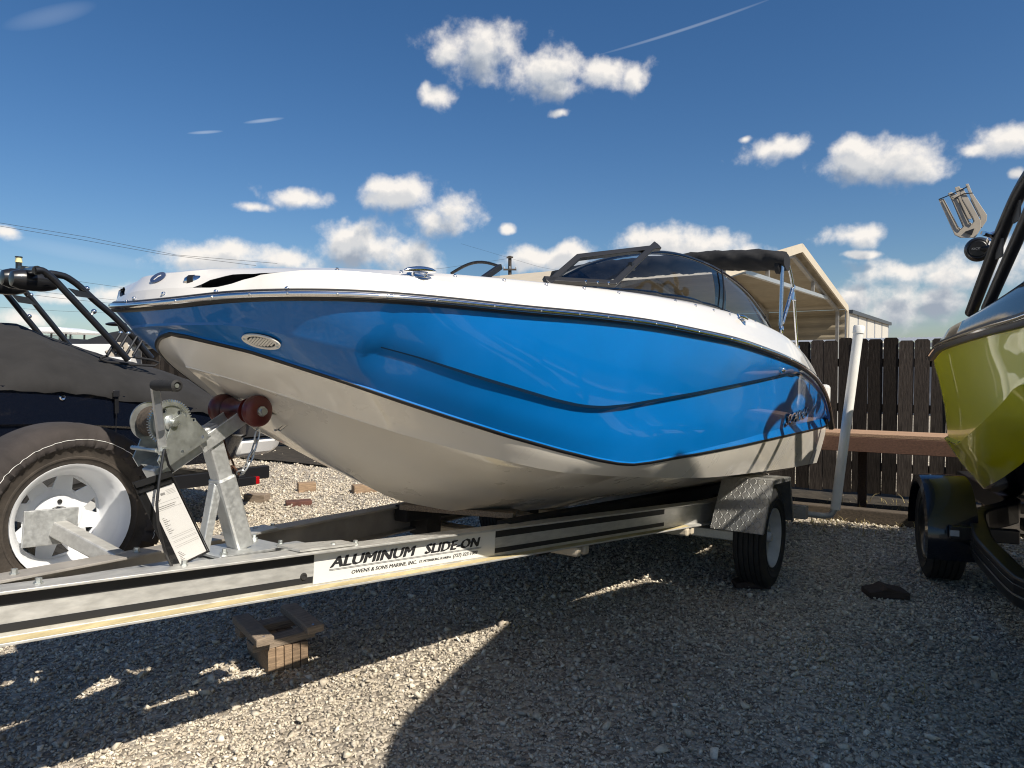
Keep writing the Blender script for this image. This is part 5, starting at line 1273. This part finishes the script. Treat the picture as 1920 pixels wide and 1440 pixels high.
    rc_ = tp(1843,437,-1.10); MB().tube([cl, (cl+rc_)/2+V3(0,0,.005), rc_], .016, 8).build('rack_arm', 'chrome', tb, smooth=True)
    sp = tp(1834,468,-1.02); face = nrm(GF.B @ V3(-.55,-.83,-.05))
    MB().lathe([(0,.092),(.052,.092),(.058,.086),(.066,.088),(.078,.07),(.086,.03),(.085,-.02),(.07,-.085),(.04,-.12),(0,-.13)], sp, face, 30).build('tower_speaker', 'black_vinyl', tb, smooth=True)
    X = nrm(np.cross((0,0,1), face)); Y = np.cross(face, X); text_mesh('KICKER', .020, 'lettering', 'wheel_grey', tb, sp + face*.0925 - X*.038 - Y*.006, X, Y, .0004, .15, .0, .076)
    MB().tube([sp, cl + V3(0,0,-.05)], .02, 8).build('speaker_bracket', 'black_vinyl', tb)
    def fork(px, name, v, th=.014):
        Z = [tp(x, y, v) for x, y in px]; c = sum(Z)/len(Z); return Z
    ru = rc_[0]; tq = lambda x, y, k: GF.u(x, y, ru + k)
    def rack(pl, v, holes):
        v = (v + 1.12)*-1.2; o = tq(1810,400,v); ex = V3(0,1,0); ez = V3(0,0,1); nn = np.cross(ex, ez)
        to2 = lambda x, y: (lambda p: (np.dot(p-o,ex), np.dot(p-o,ez)))(tq(x,y,v))
        MB().plate([[to2(*p) for p in pl]]+[[to2(*p) for p in h] for h in holes], o, ex, ez, .014).build('board_rack', 'beige_rack', tb, bevel=.002)
        for h in holes:
            pts = [o + ex*a + ez*b + nn*.007 for a, b in [to2(*p) for p in h]]; MB().tube(pts, .0045, 6).build('rack_padding', 'black_vinyl', tb, smooth=True)
    s1 = [(1767,377),(1777,373),(1797,423),(1801,428),(1805,428),(1806,422),(1783,366)]
    rack([(1760,375),(1790,441),(1800,446),(1828,446),(1838,430),(1838,415),(1805,354),(1797,353),(1802,372),(1823,408),(1826,416),(1822,420),(1817,416),(1794,366),(1783,361),(1777,363),(1782,372),(1804,418),(1806,426),(1801,429),(1796,425),(1769,373)], -1.12, [])
    rack([(1810,346),(1815,345),(1822,362),(1850,404),(1849,415),(1840,428),(1834,424),(1838,408),(1820,372)], -1.0, [])
    rack([(1790,352),(1798,350),(1822,400),(1820,412),(1812,410),(1795,370)], -1.06, [])
    def cords(px, v): MB().tube([tq(x,y,.02 if v < -1.1 else -.12) for x,y in px], .0035, 5).build('bungee_cord', 'black_vinyl', tb)
    cords([(1760,374),(1780,366),(1800,357),(1814,350)], -1.13); cords([(1778,366),(1790,372),(1808,363),(1824,362)], -1.13)
    cords([(1769,374),(1796,426),(1802,430),(1806,425),(1784,372)], -1.13); cords([(1795,368),(1817,417),(1823,420),(1826,414),(1804,374)], -1.13); cords([(1820,374),(1836,406),(1839,408)], -1.015)
    MB().hexa([tq(x,y,.022) for x,y in ((1808,436),(1822,441),(1827,428),(1810,434))]+[tq(x,y,.017) for x,y in ((1808,436),(1822,441),(1827,428),(1810,434))]).build('rack_foot', 'black_vinyl', tb)
lime_boat()

def lime_trailer():
    rt = root('boat_trailer', 'black pinstriped boat trailer under the lime green boat', 'boat trailer', M=GF.M)
    wc = GF.L(V3(*on_z(1788, 1112))); u0 = wc[0]; v0 = wc[1] - .02
    for s in (1, -1):
        wheel(rt, V3(u0-.33, v0*s, .33), 1 if s*v0 > 0 else -1, .335, .19, .225, 'rubber', 'black_metal', holes=0)
        rows = []
        for i in range(19):
            a = R(-20 + 205*i/18); r = .40; u, w = u0-.33 + r*math.cos(a), .33 + r*math.sin(a)*.94
            rows.append([V3(u - .05*math.cos(a), s*(v0)-.15*1, w - .05*math.sin(a)), V3(u, s*v0-.142, w), V3(u+.006*math.cos(a), s*v0, w+.006*math.sin(a)), V3(u, s*v0+.142, w), V3(u - .05*math.cos(a), s*v0+.15, w-.05*math.sin(a))])
        MB().loft(rows).build('fender', 'navy', rt, smooth=True, autosmooth=50)
    MB().beam((u0+.12, v0-.03, .40), (u0+.12, v0+.34, .40), .06, .085).build('step_bracket', 'black_metal', rt, bevel=.006)
    MB().box((u0+.155, v0-.01, .40), (.012, .05, .035)).build('step_light', 'wheel_grey', rt)
    for s in (1, -1):
        # frame tube sweeping forward and inwards to the tongue
        P = [V3(-.9, s*.80, .47), V3(u0-.6, s*.80, .46), V3(u0+.05, s*.80, .45), V3(u0+.35, s*.86, .40), V3(u0+.75, s*.90, .36), V3(u0+1.3, s*.86, .36), V3(u0+2.6, s*.60, .40), V3(u0+4.4, s*.12, .46)]
        W5 = [GF.L(on_z(x, y, z)) for x, y, z in ((1834,978,.42),(1836,1004,.40),(1852,1040,.38),(1886,1076,.37),(1925,1112,.36))]
        P = P[:2] + [V3(q[0], -s*q[1], q[2]) if s > 0 else q for q in W5] + P[6:]
        pr = [(-.05,-.075),(.05,-.075),(.05,.075),(-.05,.075)]; P = np.array(P); tt = np.linspace(0,1,len(P)); Ps = np.stack([pchip(tt, P[:,i], np.linspace(0,1,40)) for i in range(3)], 1)
        MB().section(list(Ps), pr).build('frame_tube', 'black_vinyl', rt, bevel=.012)
        sgn = s
        for dz in (.035, -.02): 
            rows = []
            for i in range(14, 40):
                d = nrm(Ps[min(i+1,39)]-Ps[i-1]); y = nrm(np.cross((0,0,1), d)); y = y if y[1]*s > 0 else -y; rows.append([Ps[i]+y*.0535+V3(0,0,dz), Ps[i]+y*.0535+V3(0,0,dz+.012 if dz < 0 else dz+.006)])
            MB().loft(rows).build('pinstripe', 'steel_tube', rt)
    for u in (u0-.33, u0+.6, u0+1.7, .1): MB().box((u, 0, .40), (.09, 1.62 if u < u0+1 else 1.5, .08)).build('cross_member', 'black_metal', rt, bevel=.006)
    for s in (1,-1): MB().beam((.1, s*.55, .47), (u0+2.5, s*.42, .47), .10, .07).build('bunk', 'canvas_black', rt)
    MB().beam((u0+2.4,0,.44), (u0+5.2,0,.5), .09, .12).build('tongue', 'navy', rt, bevel=.01)
lime_trailer()

# ------------------------------------------------------------------ covered tower boat on the left
HF = Frame((-3.25, 7.05, 0), 34, 1.5)
cov = root('covered_boat', 'navy tow boat under a charcoal canvas cover with black tower', 'boat', M=HF.M)
def covered():
    hv = 1.20
    hem = [HF.v(x, y, hv) for x, y in ((-70,727),(0,731),(52,733),(104,736),(160,741),(208,747),(286,758),(345,768),(420,782),(500,797))]
    top = [HF.v(x, y, .35) for x, y in ((-70,612),(0,604),(22,606),(60,620),(110,638),(160,655),(200,668),(290,690),(400,735),(505,785))]
    hu = [p[0] for p in hem][::-1]; hw_ = [p[2] for p in hem][::-1]; tu = [p[0] for p in top][::-1]; tw = [p[2] for p in top][::-1]
    Uc = np.concatenate([np.linspace(-.05, 2.7, 56), np.linspace(2.8, 6.0, 20)])
    zh = pchip(hu + [4.2, 6.1], hw_ + [1.42, 1.5], Uc); zt = pchip(tu + [3.6, 4.6, 6.1], tw + [1.95, 1.75, 1.58], Uc)
    vv = pchip([-.05,.05,.3,2,4,5.2,5.9,6.0],[.95,1.08,1.18,1.22,1.2,.95,.5,.35], Uc); rows = []
    rg = np.random.default_rng(3)
    prof = [(1.0,-.0,.012),(1.004,.05,.02),(.99,.16,.014),(.93,.36,.016),(.80,.58,.016),(.62,.78,.012),(.42,.93,.008),(.30,1.0,.004),(0,1.02,.0),(-.30,1.0,.004),(-.62,.78,.0),(-.93,.36,0),(-1.0,0,0)]
    cols = []
    for i, u in enumerate(Uc):
        col = []
        for (a, b, wv) in prof:
            w = zh[i] + (zt[i]-zh[i])*b; r = wv*(.7*math.sin(u*23+b*9)+.5*math.sin(u*41+b*14+1)+.8*math.sin(u*9-b*12)+.5*math.sin(u*14+b*17))
            if b < .1: r += .006*math.sin(u*160)+.004*math.sin(u*240+1)
            col.append(V3(u, vv[i]*a + r*.5, w + r*.5))
        cols.append(col)
    o = MB(); o.loft(cols); n = len(prof); o.add(cols[0], [tuple(range(n))]); o.add(cols[-1], [tuple(range(n))]); o.build('canvas_cover', 'canvas', cov, smooth=True, autosmooth=60)
    hl = lambda k, z: np.stack([Uc, np.maximum(vv-k, .0), z], 1)
    A = hl(.012, zh+.03); Bm = hl(.05, zh*.62+.25); B2 = hl(.075, zh*.62+.235); C_ = hl(.20, zh*0+.62+np.clip(Uc-3.5,0,4)*.12); Kk = np.stack([Uc, Uc*0, .50+np.clip(Uc-3.5,0,4)**2*.09], 1)
    h = MB()
    for s in (1,-1): h.loft([[V3(p[0], s*p[1], p[2]) for p in r] for r in (A, Bm, B2, C_, Kk)])
    t = [r[0] for r in (A, Bm, B2, C_, Kk)]; n = len(t); h.add(t+[V3(p[0],-p[1],p[2]) for p in t], [(i,i+1,n+i+1,n+i) for i in range(n-1)])
    h.build('hull', 'navy', cov, smooth=True, autosmooth=20)
    # covered swim platform at the stern
    pl = [V3(.12,1.02,.80), V3(-.30,.98,.80), V3(-.52,.82,.82), V3(-.60,.4,.83)]; pl = pl + [V3(p[0],-p[1],p[2]) for p in reversed(pl)]; o = MB(); n = len(pl)
    lo = [p*V3(.9,.93,1) - V3(0,0,.17) for p in pl]; o.add(pl+lo, [tuple(range(n)), tuple(range(n,2*n))]+[(i,(i+1)%n,n+(i+1)%n,n+i) for i in range(n)]); o.build('swim_platform', 'far_white', cov, bevel=.04, smooth=True)
    up_ = [p + V3(.03,0,.10) for p in pl]; md = [p*V3(1.04,1.02,1)+V3(.0,0,.02) for p in pl]; o = MB(); o.add(up_+md, [tuple(range(n))]+[(i,(i+1)%n,n+(i+1)%n,n+i) for i in range(n)]); o.build('platform_cover', 'canvas', cov, smooth=True)
    p = HF.v(117, 745, 1.195); MB().lathe([(.006,.012),(.016,.014),(.022,.008),(.024,0)], p, (0,1,0), 18).build('drain_fitting', 'chrome', cov, smooth=True)
    p0, p1 = HF.v(218, 733, 1.225), HF.v(219, 775, 1.21); MB().beam(p0, p1, .006, .028, up=(1,0,0)).build('cover_strap', 'black_vinyl', cov); MB().box(HF.v(218,738,1.235), (.045,.012,.05)).build('strap_buckle', 'black_vinyl', cov, bevel=.004)
    MB().tube([HF.v(218,775,1.215), HF.v(217,830,1.205)], .003, 5).build('strap_tail', 'black_vinyl', cov)
    MB().tube([HF.v(x,y,.9) for x,y in ((187,671),(205,666),(240,668),(285,675),(298,680),(290,686),(250,684),(200,678),(187,673))], .010, 8).build('cover_fold', 'canvas_black', cov, smooth=True)
    # tower
    tw_ = bpy.data.objects.new('tower', None); COL.objects.link(tw_); tw_.parent = cov
    def leg(px, v, r=.025): 
        P = np.array([HF.v(x, y, v) for x, y in px]); tt = np.linspace(0,1,len(P)); MB().tube(np.stack([pchip(tt, P[:,i], np.linspace(0,1,24)) for i in range(3)],1), r, 12).build('tower_tube', 'black_metal', tw_, smooth=True)
    leg([(66,507),(78,507),(98,521),(128,552),(214,645),(240,675)], .95); leg([(84,515),(97,513),(118,517),(142,531),(176,562),(214,594),(250,632),(284,672)], .88)
    leg([(2,540),(12,551),(40,585),(76,629),(100,660)], -.55); leg([(30,515),(33,527),(60,562),(95,605),(126,643),(150,672)], -.62)
    def plate(px, v): 
        P = [HF.v(x,y,v) for x,y in px]; MB().hexa(P+[q+V3(0,.012,0) for q in P]).build('tower_plate', 'black_metal', tw_)
    plate([(127,540),(160,548),(176,560),(144,556)], .91); plate([(21,552),(52,558),(67,572),(34,567)], -.58)
    a, b = HF.v(70,507,.95), HF.v(4,518,-.55); MB().tube([a, a*.6+b*.4+V3(0,0,.01), b], .034, 12).build('tower_crossbar', 'black_metal', tw_, smooth=True)
    for (x, y, v, n2, sc) in ((62,526,.70,.95,1),(44,524,.52,.8,1),(8,535,-.35,.95,1)):
        c = HF.v(x, y, v); d = nrm(V3(-1,.05,0)); s = .155
        MB().lathe([(0,s),(.05,s),(.062,s*.82),(.075,s*.5),(.080,0),(.075,-s*.55),(.055,-s*.9),(0,-s)], c, d, 24).build('tower_speaker', 'black_metal', tw_, smooth=True)
        MB().beam(c, c+V3(0,0,.10), .05, .06, up=(1,0,0)).build('speaker_clamp', 'black_metal', tw_)
    c = HF.v(35,505,.2); MB().lathe([(.022,0),(.022,.05)], c, (0,0,1), 12).build('light_base', 'black_metal', tw_); MB().lathe([(.016,.05),(.026,.055),(.022,.09),(.024,.095)], c, (0,0,1), 14).build('anchor_light', 'lamp_yellow', tw_, smooth=True); MB().lathe([(0,.104),(.026,.102),(.027,.094),(0,.094)], c, (0,0,1), 14).build('light_cap', 'black_metal', tw_)
    for x, y, v in ((163,541,.88),(58,553,-.62),(176,584,.95),(55,593,-.55)):
        c = HF.v(x, y, v); MB().sphere(c, .020).build('ball_mount', 'chrome', tw_, smooth=True); MB().tube([c, c+V3(.02,0,-.03)], .010, 8).build('ball_stem', 'zinc_plate', tw_)
    rk = HF.v(225,655,.9)
    pr = [(-.10,-.06),(.10,-.06),(.12,-.02),(.07,.0),(.05,.055),(-.05,.055),(-.07,.0),(-.12,-.02)]; hole = [(.022*math.cos(k*math.pi/5), .005+.022*math.sin(k*math.pi/5)) for k in range(10)]
    MB().plate([pr, hole], rk, (-1,0,0), (0,0,1), .02).build('board_rack', 'beige_rack', tw_, bevel=.003)
    for k, dx in enumerate((-.09, -.03, .05, .11)): 
        q = rk + V3(dx, .03, -.04); e = q + V3(-.10,.0,.17); MB().tube([q, e], .011, 8).build('rack_finger', 'black_metal', tw_); MB().sphere(e, .016, 10, 6).build('finger_tip', 'chrome', tw_, smooth=True)
covered()
def covered_trailer():
    rt = root('boat_trailer', 'dark channel boat trailer with red side marker under the covered boat', 'boat trailer', M=HF.M)
    for s in (1,-1):
        P = [V3(-.25, s*.92, .47), V3(.8, s*.92, .47), V3(4.2, s*.8, .52), V3(6.2, s*.1, .56)]
        MB().section(P, [(-.04,-.06),(.04,-.06),(.04,.06),(-.04,.06)]).build('frame_tube', 'black_metal', rt, bevel=.008)
        wheel(rt, V3(1.55, s*1.10, .33), s, .335, .19, .21, 'rubber', 'wheel_grey', holes=6)
        MB().beam((2.9,s*.9,.5),(2.9,s*.9,.80),.06,.06,up=(1,0,0)).build('bunk_post', 'black_metal', rt); MB().beam((.3,s*.9,.5),(.3,s*.9,.80),.06,.06,up=(1,0,0)).build('bunk_post', 'black_metal', rt)
        MB().beam((0,s*.6,.60),(3.6,s*.55,.62),.1,.07).build('bunk', 'canvas_black', rt)
    p = HF.v(452, 901, .98); MB().beam((p[0], .2, p[2]), (p[0], 1.0, p[2]), .07, .09).build('rear_crossbar', 'black_metal', rt, bevel=.006)
    e = HF.v(482, 900, 1.0); MB().beam(V3(e[0]+.22, 1.0, e[2]), V3(e[0]+.03, 1.0, e[2]), .055, .075).build('light_bar', 'black_metal', rt, bevel=.004); MB().beam(V3(e[0]+.03, 1.0, e[2]), V3(e[0]-.012, 1.0, e[2]), .05, .07).build('marker_light', 'red_lens', rt, bevel=.006)
    for u in (.2, 2.4, 3.6): MB().box((u,0,.45),(.08,1.75,.07)).build('cross_member', 'black_metal', rt)
    MB().beam((5.8,0,.55),(7.2,0,.58),.08,.1).build('tongue', 'black_metal', rt)
covered_trailer()

# ------------------------------------------------------------------ boats further back on the left
def far_boats():
    Y = 26.0; c = at_y(120, 622, Y); k = Y/FPX
    rt = root('center_console_boat', 'distant white centre console boat with a hard canopy top', 'boat', loc=(c[0], c[1], 0))
    zt = c[2]
    tp = [(-.95,.0),(-.85,.12),(.2,.16),(.75,.06),(.95,-.02),(.80,-.08),(-.80,-.04)]
    o = MB().plate([tp], (0,-.8,zt-.02), (1,0,0), (0,0,1), -1.6).build('hard_top', 'far_white', rt, bevel=.05, smooth=True)
    for x in (-.50,-.1,.42): 
        for y in (-.55,.55): MB().tube([(x-.12,y,zt-1.9),(x,y,zt-.02)], .035, 8).build('top_leg', 'black_metal', rt)
    MB().box((-.25,0,zt-.45),(.55,1.0,.62)).build('enclosure', 'tinted_glass', rt)
    pr = [(-3.0,1.45),(-3.2,.9),(-2.6,.6),(3.0,.55),(3.0,1.25),(1,1.25)]
    MB().plate([pr], (0,-1.1,0), (1,0,0), (0,0,1), -2.2).build('hull', 'far_white', rt, bevel=.12, smooth=True)
    MB().box((0,0,.35),(3.5,1.8,.2)).build('trailer_frame', 'black_metal', rt); 
    for s in (-1,1): MB().lathe([(0,.1),(.3,.1),(.33,.06),(.33,-.06),(.3,-.1),(0,-.1)], (.8,s*1.0,.33), (0,1,0), 20).build('trailer_wheel', 'rubber', rt, smooth=True)
    Y = 15.0; c = at_y(205, 650, Y); rt = root('covered_runabout', 'white hulled runabout under a black cover behind the tower boat', 'boat', loc=(c[0], c[1], 0)); z0 = c[2]
    xs = np.linspace(-1.0, 1.8, 22); rows = []
    for x in xs:
        h = float(pchip([-1.0,-.6,-.25,.25,.7,1.4,1.8],[.10,.16,.06,.30,.34,.30,.12], x)); w = 1.0
        rows.append([V3(x,-1.05*w,z0+.02), V3(x,-.85,z0+h*.6), V3(x,-.3,z0+h), V3(x,.3,z0+h), V3(x,.85,z0+h*.6), V3(x,1.05,z0+.02)])
    MB().loft(rows).build('black_cover', 'canvas_black', rt, smooth=True)
    MB().plate([[(-.75,z0+.03),(1.0,z0+.03),(1.0,z0-.35),(.9,z0-.85),(-.2,z0-.8),(-.7,z0-.15)]], (0,-1.08,0), (1,0,0), (0,0,1), -2.16).build('hull', 'far_white', rt, bevel=.06, smooth=True)
    MB().tube([(-.65,-1.1,z0+.03),(-.6,-1.1,z0+.07),(-.4,-1.1,z0+.07),(-.35,-1.1,z0+.03)], .012, 6).build('grab_rail', 'chrome', rt)
    MB().sphere((.33,-.3,z0+.46), (.24,.1,.045), 16, 8).build('mirror_pod', 'black_metal', rt, smooth=True); MB().beam((.40,-.3,z0+.46),(.52,-.3,z0+.1), .08, .09, up=(1,0,0)).build('mirror_arm', 'black_metal', rt)
    MB().box((.3,0,.3),(2.2,1.6,.12)).build('trailer_frame', 'black_metal', rt)
    for s in (-1,1): MB().lathe([(0,.1),(.3,.1),(.33,.06),(.33,-.06),(.3,-.1),(0,-.1)], (.5,s*.95,.33), (0,1,0), 20).build('trailer_wheel', 'rubber', rt, smooth=True)
far_boats()
